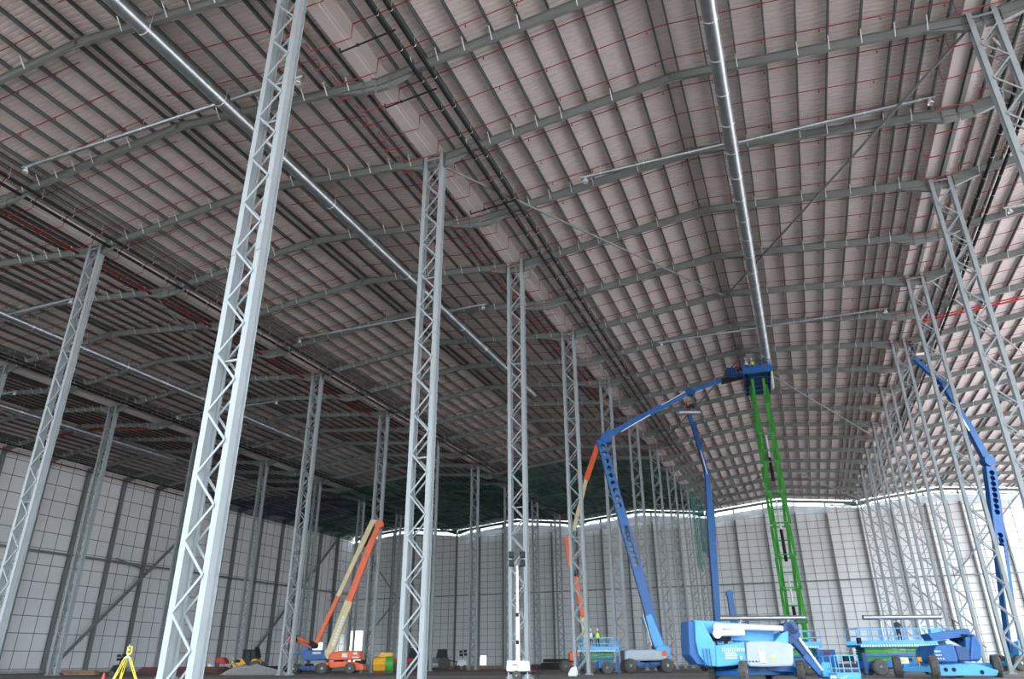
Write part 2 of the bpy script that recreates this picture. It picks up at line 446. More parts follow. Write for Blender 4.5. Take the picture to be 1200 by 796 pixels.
# purlins: one long cold-rolled section per line
XPUR = [0.42, 2.15, 3.9, 5.6, 7.3, 9.0, 10.7, 12.4, 13.25, 14.15, 15.15]
for xa, xb, nm in BAYS:
    xm = (xa + xb) / 2; W = (xb - xa) / 2
    for sx, sn in ((-1, 'left'), (1, 'right')):
        for i, q in enumerate(XPUR):
            q2 = q * W / 16.6
            b = MB(); L = YB - fy(-1)
            pr = [(-.05, -.13), (.04, -.13), (.04, -.10), (-.03, -.12), (-.03, .12), (.06, .12), (.06, .14), (-.05, .14)]
            b.sweep([(-.045, -.14), (.045, -.14), (.045, -.12), (-.02, -.12), (-.02, .12), (.045, .12), (.045, .14), (-.045, .14)], (0, 0, 0), (0, L, 0))
            o = b.build('purlin', 'purlin'); o.location = (xm + sx * q2, fy(-1), mid(xm + sx * q2, xa, xb) + .45)
            tag(o, f'dark roof purlin, {ORD[i]} down from the ridge, {sn} slope of the {nm}', 'purlin')

# ------------------------------------------------------------------ valley gutters and beams
for x, nm in ((XR, 'right column row'), (XC, 'middle column row'), (X1, 'left column row'), (X2, 'far left column row')):
    L = YB - fy(-1)
    g = thing('valley_gutter', (x, fy(-1), 0), f'pale folded valley gutter along the top of the {nm}', 'gutter')
    b = MB(); z = 33.42
    b.sweep([(-.85, .3), (-.85, -.08), (-.12, -.08), (-.12, 0), (.75, 0), (.75, .3), (.72, .3), (.72, .03), (-.15, .03), (-.15, -.05), (-.82, -.05), (-.82, .3)], (0, 0, z), (0, L, z)); b.build('trough', 'gutter', g)
    b = MB(); b.sweep([(-.1, -.02), (.1, -.02), (.1, 0), (-.1, 0)], (0, 0, z), (0, L, z))
    b.build('seam_strip', 'gutter', g)
    if x == XR: b = MB(); b.ibeam((0.2, 0, z - .19), (0.2, L, z - .19), .26, .34); b.build('valley_beam', 'steel', g)

# ------------------------------------------------------------------ drainage pipes with clips
def long_pipe(x, z, y0, y1, r, m, name, label, cat, clip=None, step=2.6):
    t = thing(name, (x, y0, z), label, cat)
    b = MB(); b.tube([(0, 0, 0), (0, y1 - y0, 0)], r, 10); b.build('pipe', m, t)
    if clip:
        b = MB(); b.lathe([(r + .008, -.018), (r + .01, .018)], (0, 0, 0), 'y', 10); b.bar((0, 0, r), (0, 0, r + .9), .02, .02)
        first = b.build('pipe_clip', clip, t); first.location = (0, .8, 0)
        y = .8 + step
        while y < min(y1 - y0, 110):
            c = first.copy(); COL.objects.link(c); c.location = (0, y, 0); y += step
    return t
for x, nm in ((XC + 2.75, 'left one of the pair by the middle column row'), (XC + 3.6, 'right one of the pair by the middle column row'),
              (X1 + 1.55, 'left one of the pair by the left column row'), (X1 + 2.75, 'right one of the pair by the left column row'),
              (X2 + 3.6, 'left one by the far left column row'), (X2 + 4.6, 'right one by the far left column row'),
              (XW + 3.2, 'running along the top of the left wall'),
              (XR + 2.95, 'left one of the pair in the right bay'), (XR + 3.95, 'right one of the pair in the right bay')):
    long_pipe(x, 32.8, fy(-.5), 120 if x > -60 else 130, .125, 'black', 'drainage_pipe', f'black drainage pipe, {nm}', 'pipe', 'galv_ring')
for x, z, y0, y1, r, lab in ((12.85, 34.0, 22, 58, .04, 'thin red pipe under the purlins beside the right column row'),
                             (X1 - 2.1, 33.0, 18, 90, .11, 'thick dark red main beside the left column row'),
                             (XW + 1.6, 32.2, 60, 125, .11, 'thick dark red main high along the left wall')):
    long_pipe(x, z, y0, y1, r, 'red_main' if r > .1 else 'red', 'sprinkler_main', lab, 'pipe')

# ------------------------------------------------------------------ galvanised ducts
def duct(x, y0, y1, z, r, label, ring0, step):
    t = thing('ventilation_duct', (x, y0, z), label, 'duct')
    b = MB(); b.tube([(0, 0, 0), (0, y1 - y0, 0)], r, 28, caps=False)
    b.tube([(0, 0, 0), (0, y1 - y0, 0)], r - .02, 28, caps=False)
    b.build('duct_tube', 'galv', t)
    y = ring0 - y0; fst = None
    while y < y1 - y0:
        if fst is None:
            b = MB(); b.lathe([(r, -.035), (r + .02, -.03), (r + .02, .03), (r, .035)], (0, 0, 0), 'y', 28)
            for sx in (-1, 1): b.bar((sx * (r + .01), 0, 0), (sx * (r + .01), 0, 1.25), .025, .025)
            fst = b.build('hanger_ring', 'galv_ring', t); fst.location = (0, y, 0)
        else:
            c = fst.copy(); COL.objects.link(c); c.location = (0, y, 0)
        y += step
    return t
duct(0.02, fy(-.9), 93.2, 33.35, .43, 'large galvanised duct hanging under the roof of the middle bay', 15.8, 3.0)
duct(-29.5, fy(-.9), 84.6, 33.35, .42, 'large galvanised duct hanging in the bay left of the middle', 14, 6.0)
duct(-70.9, fy(.6), 96, 33.3, .42, 'galvanised duct hanging between the two left column rows', 33, 6.0)
duct(-98.0, fy(1), 92, 33.3, .42, 'galvanised duct hanging in the bay along the left wall', 40, 6.0)
def branch(x0, x1, y, z, r, label, bell):
    t = thing('branch_duct', (min(x0, x1), y, z), label, 'duct'); L = abs(x1 - x0)
    b = MB(); b.tube([(0, 0, 0), (L, 0, 0)], r, 14); b.build('duct_tube', 'galv', t)
    for e in bell:
        b = MB(); xx = 0 if e == 0 else L
        b.lathe([(.09, .25), (.10, 0), (.16, -.12), (.2, -.3), (.17, -.3), (.05, -.1)], (xx + (.35 if e == 0 else -.35), 0, -r - .05), n=14); b.build('nozzle', 'galv_ring', t)
    fst = None; x = 1.5
    while x < L:
        if fst is None:
            b = MB(); b.bar((0, 0, r), (0, 0, r + .75), .02, .02); b.lathe([(r + .005, -.02), (r + .015, .02)], (0, 0, 0), 'x', 14); fst = b.build('hanger', 'galv_ring', t); fst.location = (x, 0, 0)
        else:
            c = fst.copy(); COL.objects.link(c); c.location = (x, 0, 0)
        x += 3.2
    return t
branch(-10.7, -.45, 42.2, 33.5, .14, 'thin galvanised branch pipe left of the large middle duct', (0,))
branch(.5, 12.5, 42.4, 33.5, .14, 'thin galvanised branch pipe right of the large middle duct', (1,))
branch(-11, 12.3, 74.2, 33.45, .12, 'thin galvanised branch pipe crossing the middle bay near the lifted platforms', (0, 1))
branch(-47.4, -30, 26.3, 33.5, .15, 'thin galvanised branch pipe at upper left with a nozzle at its left end', (0,))
branch(-28.9, -23.5, 26.3, 33.5, .15, 'short galvanised branch pipe between the left duct and the big near column', (1,))
branch(-47.6, -25.1, 58.3, 33.5, .13, 'long galvanised branch pipe crossing the bay left of the middle', (0, 1))
branch(-70.8, -61.7, 42.3, 33.5, .14, 'galvanised branch pipe ending in a bright nozzle near the first left column', (1,))
branch(-80.2, -62.3, 74.2, 33.5, .13, 'galvanised branch pipe far behind the big near column', (0, 1))
branch(-98, -91, 58.3, 33.5, .13, 'galvanised branch pipe in the bay along the left wall', (1,))
branch(19.3, 38, 58.3, 33.5, .13, 'galvanised branch pipe at right edge beyond the column row', (0,))

# ------------------------------------------------------------------ sprinkler lines
def sprinkler(pts, heads, label):
    b = MB(); p0 = V(pts[0]); b.tube([V(p) - p0 for p in pts], .028, 6, smooth=False)
    for h in heads:
        q = V(h) - p0; b.tube([q, q + V((0, 0, -.2))], .02, 5); b.lathe([(.05, -.24), (.05, -.2)], q, n=6)
    o = b.build('sprinkler_pipe', 'red'); o.location = p0
    return tag(o, label, 'sprinkler pipe')
def sline(xa, xb, x0, x1, y):
    def z(x): return mid(x, xa, xb) + .24
    xm = (xa + xb) / 2; pts = [V((x0, y, z(x0)))]
    if x0 < xm < x1: pts.append(V((xm, y, z(xm))))
    pts.append(V((x1, y, z(x1))))
    hs = []; x = x0 + 1.2
    while x < x1: hs.append((x, y, z(x))); x += 3.1
    return pts, hs
gi = 0
for xa, xb, nm in BAYS:
    lim = {XC: 6.5, X1: 6.0, X2: 5.0, XW: 5.0, XR: 5.0}[xa]
    k = -0.5; j = 0
    xm = (xa + xb) / 2
    ylist = []
    while k < lim:
        for q in (1.2, 3.8, 6.5): ylist.append(fy(k) + q)
        k += .5
    for j, y in enumerate(ylist):
        if xa == XC:
            pts, hs = sline(xa, xb, xa + 2.2, xb - 1.5, y)
            e = pts[-1]; s0 = pts[0]
            pts = [s0 + V((-4.4, 0, -.35)), s0 + V((-3.9, 0, -1.15)), s0 + V((-1.3, 0, -1.15)), s0 + V((-1.3, 0, -.1)), s0] + pts[1:] + [e + V((0, 0, -.9)), e + V((2.4, 0, -.9)), e + V((2.6, 0, -.2)), e + V((3.4, 0, -.2))]
            sprinkler(pts, hs, f'red sprinkler pipe across the {nm}, {ORD[j]} from the camera')
        elif xa == X1:
            pts, hs = sline(xa, xb, xa + 2.2, xm - 1.2, y); s0 = pts[0]
            pts = [s0 + V((-4.2, 0, -.35)), s0 + V((-3.9, 0, -1.0)), s0 + V((-1.1, 0, -1.0)), s0 + V((-.9, 0, -.1)), s0] + pts[1:]
            sprinkler(pts, hs, f'red sprinkler pipe, {ORD[j]} from the camera, left slope of the {nm}')
            pts, hs = sline(xa, xb, xm + 1.5, xb - 2.6, y - 1.1); e = pts[-1]
            sprinkler(pts + [e + V((.3, 0, -.6)), e + V((0, 0, -.9)), e + V((1.5, 0, -.9))], hs, f'red sprinkler pipe, {ORD[j]} from the camera, right slope of the {nm}')
        elif xa == XR:
            pts, hs = sline(xa, xb, xa + 3.0, xb - 2, y)
            sprinkler(pts, hs, f'red sprinkler pipe across the {nm}, {ORD[j]} from the camera')
        else:
            if j < 6: continue
            pts, hs = sline(xa, xb, xa + 2.2, xm - 1.2, y)
            sprinkler(pts, hs, f'red sprinkler pipe, {ORD[j]} from the camera, left slope of the {nm}')
            pts, hs = sline(xa, xb, xm + 1.5, xb - 1.8, y)
            sprinkler(pts, hs, f'red sprinkler pipe, {ORD[j]} from the camera, right slope of the {nm}')
def arc_pipe(x0, x1, y, xa, xb, r, label, off=-.55):
    b = MB(); p0 = V((x0, y, mid(x0, xa, xb) + off)); pts = []
    for i in range(9):
        x = x0 + (x1 - x0) * i / 8; pts.append(V((x, y, mid(x, xa, xb) + off)) - p0)
    b.tube(pts, r, 10); o = b.build('sprinkler_main', 'red_br' if xa == XR else 'red', None); o.location = p0
    tag(o, label, 'pipe')
arc_pipe(-109, -86.6, 75.3, XW, X2, .16, 'thick dark red main crossing the roof near the left wall')
arc_pipe(14.9, 40, 76.4, XR, XE, .07, 'bright red main in the right bay, the nearer of two side by side')
arc_pipe(14.9, 40, 77.1, XR, XE, .07, 'bright red main in the right bay, the farther of two side by side')
for i, (x, y) in enumerate(((XC - .4, 24.7), (XC - .1, 42.0), (XC - .3, 29.5))):
    b = MB(); b.tube([(0, 0, 0), (.1, 0, -.35), (.35, 0, -.3), (3.6, 0, 0.0)], .05, 8); b.lathe([(.1, -.04), (.1, .04)], (1.2, 0, -.2), 'x', 8)
    o = b.build('drain_branch', 'black'); o.location = (x, y, 32.75)
    tag(o, f'short black pipe branch with an elbow, {("nearest the camera", "beyond the second column top", "between the first two")[i]}, above the column row', 'pipe')

# roof bracing tubes
BR = [((13.3, 35.9), (-2.8, 67.0), 'long diagonal roof brace rising left from the right column row, nearest the camera'),
      ((-19.0, 36.2), (-2.8, 67.2), 'long diagonal roof brace on the left slope of the middle bay, nearest the camera'),
      ((0.2, 90.7), (13.4, 120.0), 'thin diagonal roof brace on the right slope beyond the green scissor lift'),
      ((-2.8, 84.0), (-19.0, 114.8), 'thin diagonal roof brace passing behind the worker on the duct section'),
      ((2.0, 146.0), (13.4, 170.0), 'farthest diagonal roof brace on the right slope of the middle bay'),
      ((-3.5, 146.0), (-17.5, 171.0), 'farthest diagonal roof brace on the left slope of the middle bay'),
      ((14.3, 37.0), (24.5, 53.0), 'diagonal roof brace in the right bay near the near columns'),
      ((15.0, 67.5), (30.0, 98.0), 'second diagonal roof brace in the right bay'),
      ((-20.5, 92.0), (-35.0, 118.0), 'diagonal roof brace in the bay left of the middle near the green net'),
      ((-53.0, 44.0), (-60.0, 59.0), 'diagonal roof brace beside the first left column')]
for (xa_, ya_), (xb_, yb_), lab in BR:
    def zz(x):
        for a, b_, _ in BAYS:
            if a <= x <= b_: return mid(x, a, b_) - .36
    bar_thing('roof_brace', (xa_, ya_, zz(xa_)), (xb_, yb_, zz(xb_)), .09, lab, 'brace', 'steel', True)

# ------------------------------------------------------------------ nets and films
def net(xa, xb, y0, y1, z, sag, m, label, name='safety_net'):
    b = MB(); n = 14; mm = 12; vs = []
    for j in range(mm + 1):
        for i in range(n + 1):
            u, w = i / n, j / mm
            vs.append(((xb - xa) * u, (y1 - y0) * w, -sag * sin(pi * ((u * 4) % 1.0)) * (0.4 + .6 * sin(pi * w)) + 1.2 * (1 - abs(2 * u - 1)) + random.uniform(-.08, .08)))
    b.add(vs, [(j * (n + 1) + i, j * (n + 1) + i + 1, (j + 1) * (n + 1) + i + 1, (j + 1) * (n + 1) + i) for j in range(mm) for i in range(n)], True)
    o = b.build(name, m); o.location = (xa, y0, z)
    return tag(o, label, 'safety net')
net(X1 + .8, XC - .8, 119, YB - 1, 32.2, .5, 'net', 'dark green safety net slung under the roof between the two middle column rows')
net(X2 + .8, X1 - .8, 119, YB - 1, 32.0, .5, 'net', 'dark green safety net slung between the two left column rows')
net(XW + .8, X2 - .8, 122, 146, 32.0, .4, 'net_b', 'dark blue safety net by the left wall behind the big near column')
net(XW + .8, X2 - .8, 146.2, YB - 1, 32.0, .4, 'net', 'dark green safety net in the far corner above the left wall')
def vnet(x, y0, y1, z0, z1, m, label):
    b = MB(); n = 12; vs = []
    for j in range(7):
        for i in range(n + 1):
            vs.append((.25 * sin(i * 1.9 + j * .4), (y1 - y0) * i / n, z0 + (z1 - z0) * j / 6 + (random.uniform(0, 1.5) if j == 0 else 0)))
    b.add(vs, [(j * (n + 1) + i, j * (n + 1) + i + 1, (j + 1) * (n + 1) + i + 1, (j + 1) * (n + 1) + i) for j in range(6) for i in range(n)], True)
    o = b.build('safety_net', m); o.location = (x, y0, 0)
    return tag(o, label, 'safety net')
vnet(XC + .9, 146, 157, 17, 33, 'net_v', 'sheer green net hanging down behind the far columns, nearer to the camera')
vnet(XC + .9, 157.5, 166, 21, 33, 'net_v', 'sheer green net hanging down behind the far columns, farther away')
def film(x0, x1, label):
    xa, xb = [(a, b) for a, b, _ in BAYS if a <= (x0 + x1) / 2 <= b][0]
    b = MB(); n = 14; vs = []
    for j in range(4):
        for i in range(n + 1):
            x = x0 + (x1 - x0) * i / n; vs.append((x - x0, .05 * sin(i * 2.3 + j), mid(x, xa, xb) - .95 - .55 * j + (random.uniform(-.15, .15) if j == 3 else 0)))
    b.add(vs, [(j * (n + 1) + i, j * (n + 1) + i + 1, (j + 1) * (n + 1) + i + 1, (j + 1) * (n + 1) + i) for j in range(3) for i in range(n)], True)
    o = b.build('plastic_film', 'film'); o.location = (x0, YB - .55, 0)
    return tag(o, label, 'plastic film')
film(-18.8, -3, 'pale plastic film along the top of the back wall left of the green scissor')
film(-2.6, 8, 'pale plastic film along the top of the back wall right of the green scissor')
film(-50, -21, 'pale plastic film along the top of the back wall under the green net')
film(-83, -53, 'pale plastic film along the top of the back wall right of the orange boom')
film(15, 46, 'pale plastic film along the top of the back wall in the right bay')
for (x0, x1, lab) in ((8.2, 13.6, 'dark green net roll under the roof edge beside the right column row'), (15, 30, 'green net edge along the top of the back wall, left part of right bay'), (30, 46, 'green net edge along the top of the back wall, right part of right bay')):
    xa, xb = [(a, b) for a, b, _ in BAYS if a <= (x0 + x1) / 2 <= b][0]
    b = MB(); pts = []
    for i in range(12):
        x = x0 + (x1 - x0) * i / 11; pts.append((x - x0, 0, mid(x, xa, xb) - .95 + .12 * sin(i * 2.1)))
    b.tube(pts, .28 if x0 < 10 else .13, 8); o = b.build('net_roll', 'net'); o.location = (x0, YB - .9, 0); tag(o, lab, 'safety net')
# ------------------------------------------------------------------ people
CA, SA = cos(radians(21.011)), sin(radians(21.011))
CP, SP = cos(radians(24.269)), sin(radians(24.269))
CR, SR = cos(radians(-0.424)), sin(radians(-0.424))
def at(u, v, F):
    """image measurement at forward distance F -> (sideways, height)"""
    a, b = u - 600, v - 398
    x = a * CR + b * SR; y = -(-a * SR + b * CR); z = 840.09
    f = z * CP - y * SP; up = z * SP + y * CP
    return x * F / f, up * F / f + 1.016
def ground(u, F):
    r, _ = at(u, 783, F); return V((-F * SA + r * CA, F * CA + r * SA, 0))
class Rig:
    """a thing with its base at image column u, distance F; local x runs to the right, y away, z up"""
    def __init__(s, name, u, F, label, cat, z=0, group=None):
        s.F = F; s.g = ground(u, F); s.r0 = s.g.x * CA + s.g.y * SA; s.z0 = z
        s.root = thing(name, (s.g.x, s.g.y, z), label, cat, radians(21.011), group)
    def p(s, u, v, b=0.0):
        F = s.F + b; r, z = at(u, v, F); return V((r - s.r0, b, z - s.z0))
PEOPLE = {}
def person_mesh(pose):
    """continuous skinned figure 1.75 m tall facing -y, feet at the origin"""
    A = {'stand': ((-.27, .02, 1.12), (-.29, -.08, .88), (.27, .02, 1.12), (.29, -.08, .88)),
         'reach': ((-.30, -.12, 1.50), (-.24, -.26, 1.74), (.28, -.16, 1.22), (.20, -.36, 1.12)),
         'lean': ((-.27, -.10, 1.16), (-.20, -.32, 1.06), (.27, -.10, 1.16), (.20, -.32, 1.06))}[pose]
    P = [(0, 0, .95), (0, .01, 1.12), (0, .01, 1.30), (0, .01, 1.43), (0, -.01, 1.52), (0, -.02, 1.60), (0, -.02, 1.70)]
    Rr = [(.15, .11), (.14, .10), (.165, .115), (.12, .09), (.055, .055), (.085, .10), (.07, .085)]
    E = [(0, 1), (1, 2), (2, 3), (3, 4), (4, 5), (5, 6)]
    def add(p, r, par):
        P.append(p); Rr.append(r if isinstance(r, tuple) else (r, r)); E.append((par, len(P) - 1)); return len(P) - 1
    for s_, el, wr in ((-1, A[0], A[1]), (1, A[2], A[3])):
        sh = add((s_ * .19, .01, 1.42), .062, 3); e = add(el, .045, sh); w_ = add(wr, .03, e)
        d = (V(wr) - V(el)).normalized(); q = d.cross(V((0, 0, 1)) if abs(d.z) < .9 else V((0, 1, 0))).normalized()
        pm = add(tuple(V(wr) + d * .07), (.036, .02), w_)
        for k, ln in enumerate((.062, .075, .07, .055)):
            o = q * (k - 1.5) * .021
            f1 = add(tuple(V(wr) + d * .105 + o), .0095, pm); add(tuple(V(wr) + d * (.105 + ln) + o + V((0, -.012, 0))), .008, f1)
        th = add(tuple(V(wr) + d * .04 - q * .045 * 1), .011, w_); add(tuple(V(wr) + d * .085 - q * .055), .009, th)
        hp = add((s_ * .095, 0, .90), .095, 0); kn = add((s_ * .11, -.02, .50), .06, hp); an = add((s_ * .12, .02, .09), .045, kn)
        add((s_ * .13, -.14, .045), (.04, .035), an)
    me = bpy.data.meshes.new('body'); me.from_pydata(P, E, [])
    o = bpy.data.objects.new('body', me); COL.objects.link(o)
    md = o.modifiers.new('skin', 'SKIN'); sv = me.skin_vertices[0].data
    for i, r in enumerate(Rr): sv[i].radius = r; sv[i].use_root = (i == 0)
    sb = o.modifiers.new('sub', 'SUBSURF'); sb.levels = 1; sb.render_levels = 1
    dg = bpy.context.evaluated_depsgraph_get(); ev = o.evaluated_get(dg)
    m2 = bpy.data.meshes.new_from_object(ev); bpy.data.objects.remove(o)
    for p in m2.polygons: p.use_smooth = True
    m2.materials.clear()
    for k in ('cloth', 'skin'): m2.materials.append(M[k])
    for p in m2.polygons:
        c = p.center; hand = min((c - V(A[1])).length, (c - V(A[3])).length) < .13
        p.material_index = 1 if (c.z > 1.50 and abs(c.x) < .15 or hand) else 0
    return m2
def person(loc, rz, pose, vest, hat, label):
    if pose not in PEOPLE: PEOPLE[pose] = person_mesh(pose)
    t = thing('person', loc, label, 'person', rz)
    b = bpy.data.objects.new('body', PEOPLE[pose]); COL.objects.link(b); b.parent = t
    m = MB()                             # open-fronted vest that follows the chest
    ring = []
    for z, rx, ry in ((.98, .20, .15), (1.10, .19, .14), (1.28, .205, .15), (1.40, .20, .14), (1.475, .13, .10)):
        ring.append([(rx * cos(2 * pi * j / 16), .01 + ry * sin(2 * pi * j / 16), z) for j in range(16)])
    vs = [p for r in ring for p in r]
    m.add(vs, [(i * 16 + j, i * 16 + (j + 1) % 16, (i + 1) * 16 + (j + 1) % 16, (i + 1) * 16 + j) for i in range(4) for j in range(16)], True)
    m.build('vest', vest, t)
    m = MB(); m.lathe([(.15, 1.685), (.128, 1.70), (.125, 1.76), (.10, 1.82), (.05, 1.85), (.001, 1.86)], (0, -.02, 0), n=16); m.bb(-.06, .06, -.21, -.10, 1.685, 1.70)
    m.build('hard_hat', hat, t)
    m = MB(); m.ball((0, -.125, 1.63), .014, .02, .022, 8, 6)
    m.ball((-.035, -.112, 1.655), .012, .008, .008, 6, 4); m.ball((.035, -.112, 1.655), .012, .008, .008, 6, 4)
    m.ball((-.095, -.02, 1.64), .012, .02, .03, 6, 5); m.ball((.095, -.02, 1.64), .012, .02, .03, 6, 5)
    m.build('face', 'skin', t)
    return t

# ------------------------------------------------------------------ shared lift pieces
def wheel(parent, c, r, w, ang=0.0, hub='white', tread=True):
    b = MB()
    b.lathe([(r * .55, -w / 2), (r * .9, -w / 2), (r, -w * .36), (r, w * .36), (r * .9, w / 2), (r * .55, w / 2)], (0, 0, 0), 'y', 28)
    if tread:
        for i in range(18):
            t = 2 * pi * i / 18
            for s_ in (-1, 1):
                R_ = Matrix.Rotation(-t, 3, 'Y'); b.box(R_ @ V((r + .012, s_ * w * .22, 0)), (.035, w * .45, .08), R_ @ Matrix.Rotation(s_ * .5, 3, 'X'))
    o = b.build('wheel', 'rubber', parent); o.location = c; o.rotation_euler = (0, 0, ang)
    h = MB(); h.lathe([(r * .56, -w * .42), (r * .5, -w * .30), (r * .26, -w * .34), (r * .22, -w * .5), (.001, -w * .5)], (0, 0, 0), 'y', 20)
    h.lathe([(r * .56, w * .42), (r * .5, w * .30), (r * .26, w * .34), (r * .22, w * .5), (.001, w * .5)], (0, 0, 0), 'y', 20)
    for i in range(8): h.lathe([(.025, 0), (.025, .03)], (r * .38 * cos(i * pi / 4), -w * .34, r * .38 * sin(i * pi / 4)), 'y', 6)
    h.build('hub', hub, o)
    return o
def lift_chassis(root, L, W, r, ang, m, hub='white', c=(0, 0), zc=None, steer=0.0):
    """steel underframe with four tyres, turned by ang"""
    R_ = Matrix.Rotation(ang, 3, 'Z'); C0 = V((c[0], c[1], 0)); zc = zc or r * 1.15
    b = MB()
    def P(x, y, z): return R_ @ V((x, y, z)) + C0
    l2, w2 = L / 2, W / 2
    b.box(P(0, 0, zc), (L * .55, W * .42, .5), R_)
    for s_ in (-1, 1):
        b.bar(P(s_ * L * .25, 0, zc), P(s_ * l2, 0, zc - .12), W * .38, .42, w1=W * .3, h1=.3)
        b.bar(P(s_ * l2, -w2 + .15, zc - .15), P(s_ * l2, w2 - .15, zc - .15), .32, .26)
        for t in (-1, 1): b.box(P(s_ * l2, t * (w2 - .22), zc - .12), (.4, .2, .42), R_)
        for t in (-1, 1): b.bar(P(s_ * .3, t * W * .18, zc + .1), P(s_ * (l2 - .1), t * (w2 - .35), zc + .02), .2, .3)
    b.build('chassis', m, root, bevel=.03)
    for x in (-.5, .5):
        if abs(ang) < .1: h = MB(); h.lathe([(.13, -.02), (.13, .02)], P(x * L * .2, -(W * .21 + .01), zc), 'y', 14); h.build('lightening_hole', 'black', root)
    for sx in (-1, 1):
        for sy in (-1, 1): wheel(root, tuple(P(sx * l2, sy * w2, r)), r, r * .72, ang + steer, hub)
    b = MB(); b.lathe([(.62, 0), (.62, .14), (.5, .16), (.5, .28)], (c[0], c[1], zc + .2), n=24); b.build('turntable', 'black', root)
def rounded(profile_mb, poly, y0, y1, name, m, root, bevel=.12):
    b = MB(); b.prism(poly, y0, y1); return b.build(name, m, root, bevel=bevel)
def basket(root, c, w, d, ang, m, h=1.1, tilt=0.0):
    R_ = Matrix.Rotation(ang, 3, 'Z') @ Matrix.Rotation(tilt, 3, 'Y'); c = V(c); b = MB()
    def P(x, y, z): return R_ @ V((x, y, z)) + c
    X, Y = w / 2, d / 2
    b.box(P(0, 0, .03), (w, d, .08), R_)
    for z in (.5, h):
        for q in (((-X, -Y), (X, -Y)), ((X, -Y), (X, Y)), ((X, Y), (-X, Y)), ((-X, Y), (-X, -Y))): b.bar(P(*q[0], z), P(*q[1], z), .05, .05)
    for x in (-X, -X / 3, X / 3, X):
        for y in (-Y, Y): b.bar(P(x, y, 0), P(x, y, h), .045, .045)
    b.box(P(-X, 0, .18), (.03, d, .22), R_); b.box(P(X, 0, .18), (.03, d, .22), R_); b.box(P(0, -Y, .18), (w, .03, .22), R_); b.box(P(0, Y, .18), (w, .03, .22), R_)
    b.build('basket', m, root)
    b = MB(); b.box(P(X * .4, -Y * .8, h - .12), (.5, .25, .3), R_); b.build('control_box', 'black', root)
def beam(root, p0, p1, w, h, name, m, w1=None, h1=None, bevel=.02, up=(0, -1, 0)):
    b = MB(); b.bar(p0, p1, w, h, up, w1, h1); return b.build(name, m, root, bevel=bevel)
def rod(root, p0, p1, r, name, m, n=10):
    b = MB(); b.tube([p0, p1], r, n); return b.build(name, m, root)
def holed_boom(root, p0, p1, w, h, groups, m, mside=None, name='lower_boom'):
    """box boom; both side plates carry real round openings (groups: (start, end, count) along 0..1)"""
    p0, p1 = V(p0), V(p1); t = (p1 - p0).normalized(); L = (p1 - p0).length
    b_ = V((0, 1, 0)); b_ = (b_ - t * b_.dot(t)).normalized(); a = t.cross(b_).normalized()
    mb = MB()
    for s_ in (-1, 1): mb.bar(p0 + a * s_ * (w / 2 - .015), p1 + a * s_ * (w / 2 - .015), .03, h, b_) 
    mb.build(name, m, root)
    sd = MB()
    cells = []; cur = 0.0
    for g0, g1, n in groups:
        if g0 > cur: cells.append((cur, g0, False))
        st = (g1 - g0) / n
        for i in range(n): cells.append((g0 + st * i, g0 + st * (i + 1), True))
        cur = g1
    if cur < 1: cells.append((cur, 1.0, False))
    for sgn in (-1, 1):
        off = b_ * sgn * h / 2
        for c0, c1, hole in cells:
            A, B = p0 + t * L * c0 + off, p0 + t * L * c1 + off; hw = w / 2
            if not hole:
                sd.add([A - a * hw, B - a * hw, B + a * hw, A + a * hw], [(0, 1, 2, 3)]); continue
            cc = (A + B) / 2; hl = (B - A).length / 2; r = w * .27; N = 16; inner = []; outer = []
            for j in range(N):
                an = 2 * pi * j / N; cx, cy = cos(an), sin(an)
                k = min(hl / abs(cx) if abs(cx) > 1e-6 else 1e9, hw / abs(cy) if abs(cy) > 1e-6 else 1e9)
                inner.append(cc + t * cx * r + a * cy * r); outer.append(cc + t * cx * k + a * cy * k)
            for crn in ((1, 1), (-1, 1), (-1, -1), (1, -1)):
                an = atan2(crn[1] * hw, crn[0] * hl) % (2 * pi); j = int(an / (2 * pi / N)) 
                sd.add([outer[j], cc + t * crn[0] * hl + a * crn[1] * hw, outer[(j + 1) % N]], [(0, 1, 2)])
            sd.add(inner + outer, [(j, N + j, N + (j + 1) % N, (j + 1) % N) for j in range(N)])
    sd.build('side_plate', mside or m, root)

def text_block(mb, x, z, w, h, rows):
    pass
def sign_text(root, s, loc, size, m, rot=(pi / 2, 0, 0), name='lettering'):
    cu = bpy.data.curves.new(name, 'FONT'); cu.body = s; cu.size = size; cu.extrude = .004; cu.align_x = 'LEFT'
    o = bpy.data.objects.new(name, cu); COL.objects.link(o)
    dg = bpy.context.evaluated_depsgraph_get(); me = bpy.data.meshes.new_from_object(o.evaluated_get(dg)); bpy.data.objects.remove(o)
    o = bpy.data.objects.new(name, me); COL.objects.link(o); me.materials.append(M[m]); o.parent = root; o.location = loc; o.rotation_euler = rot
    return o

# ================================================================== near blue boom lift (grey hood)
g = Rig('boom_lift', 880, 43, 'large light blue boom lift with grey rounded hood, boom folded, parked in front', 'boom lift'); rt = g.root
lift_chassis(rt, 3.9, 2.5, .5, radians(24), 'blue', c=(.35, .2), zc=.55, steer=radians(40))
def pp(b, *uv): return [tuple((g.p(u, v).x, g.p(u, v).z)) for u, v in uv]
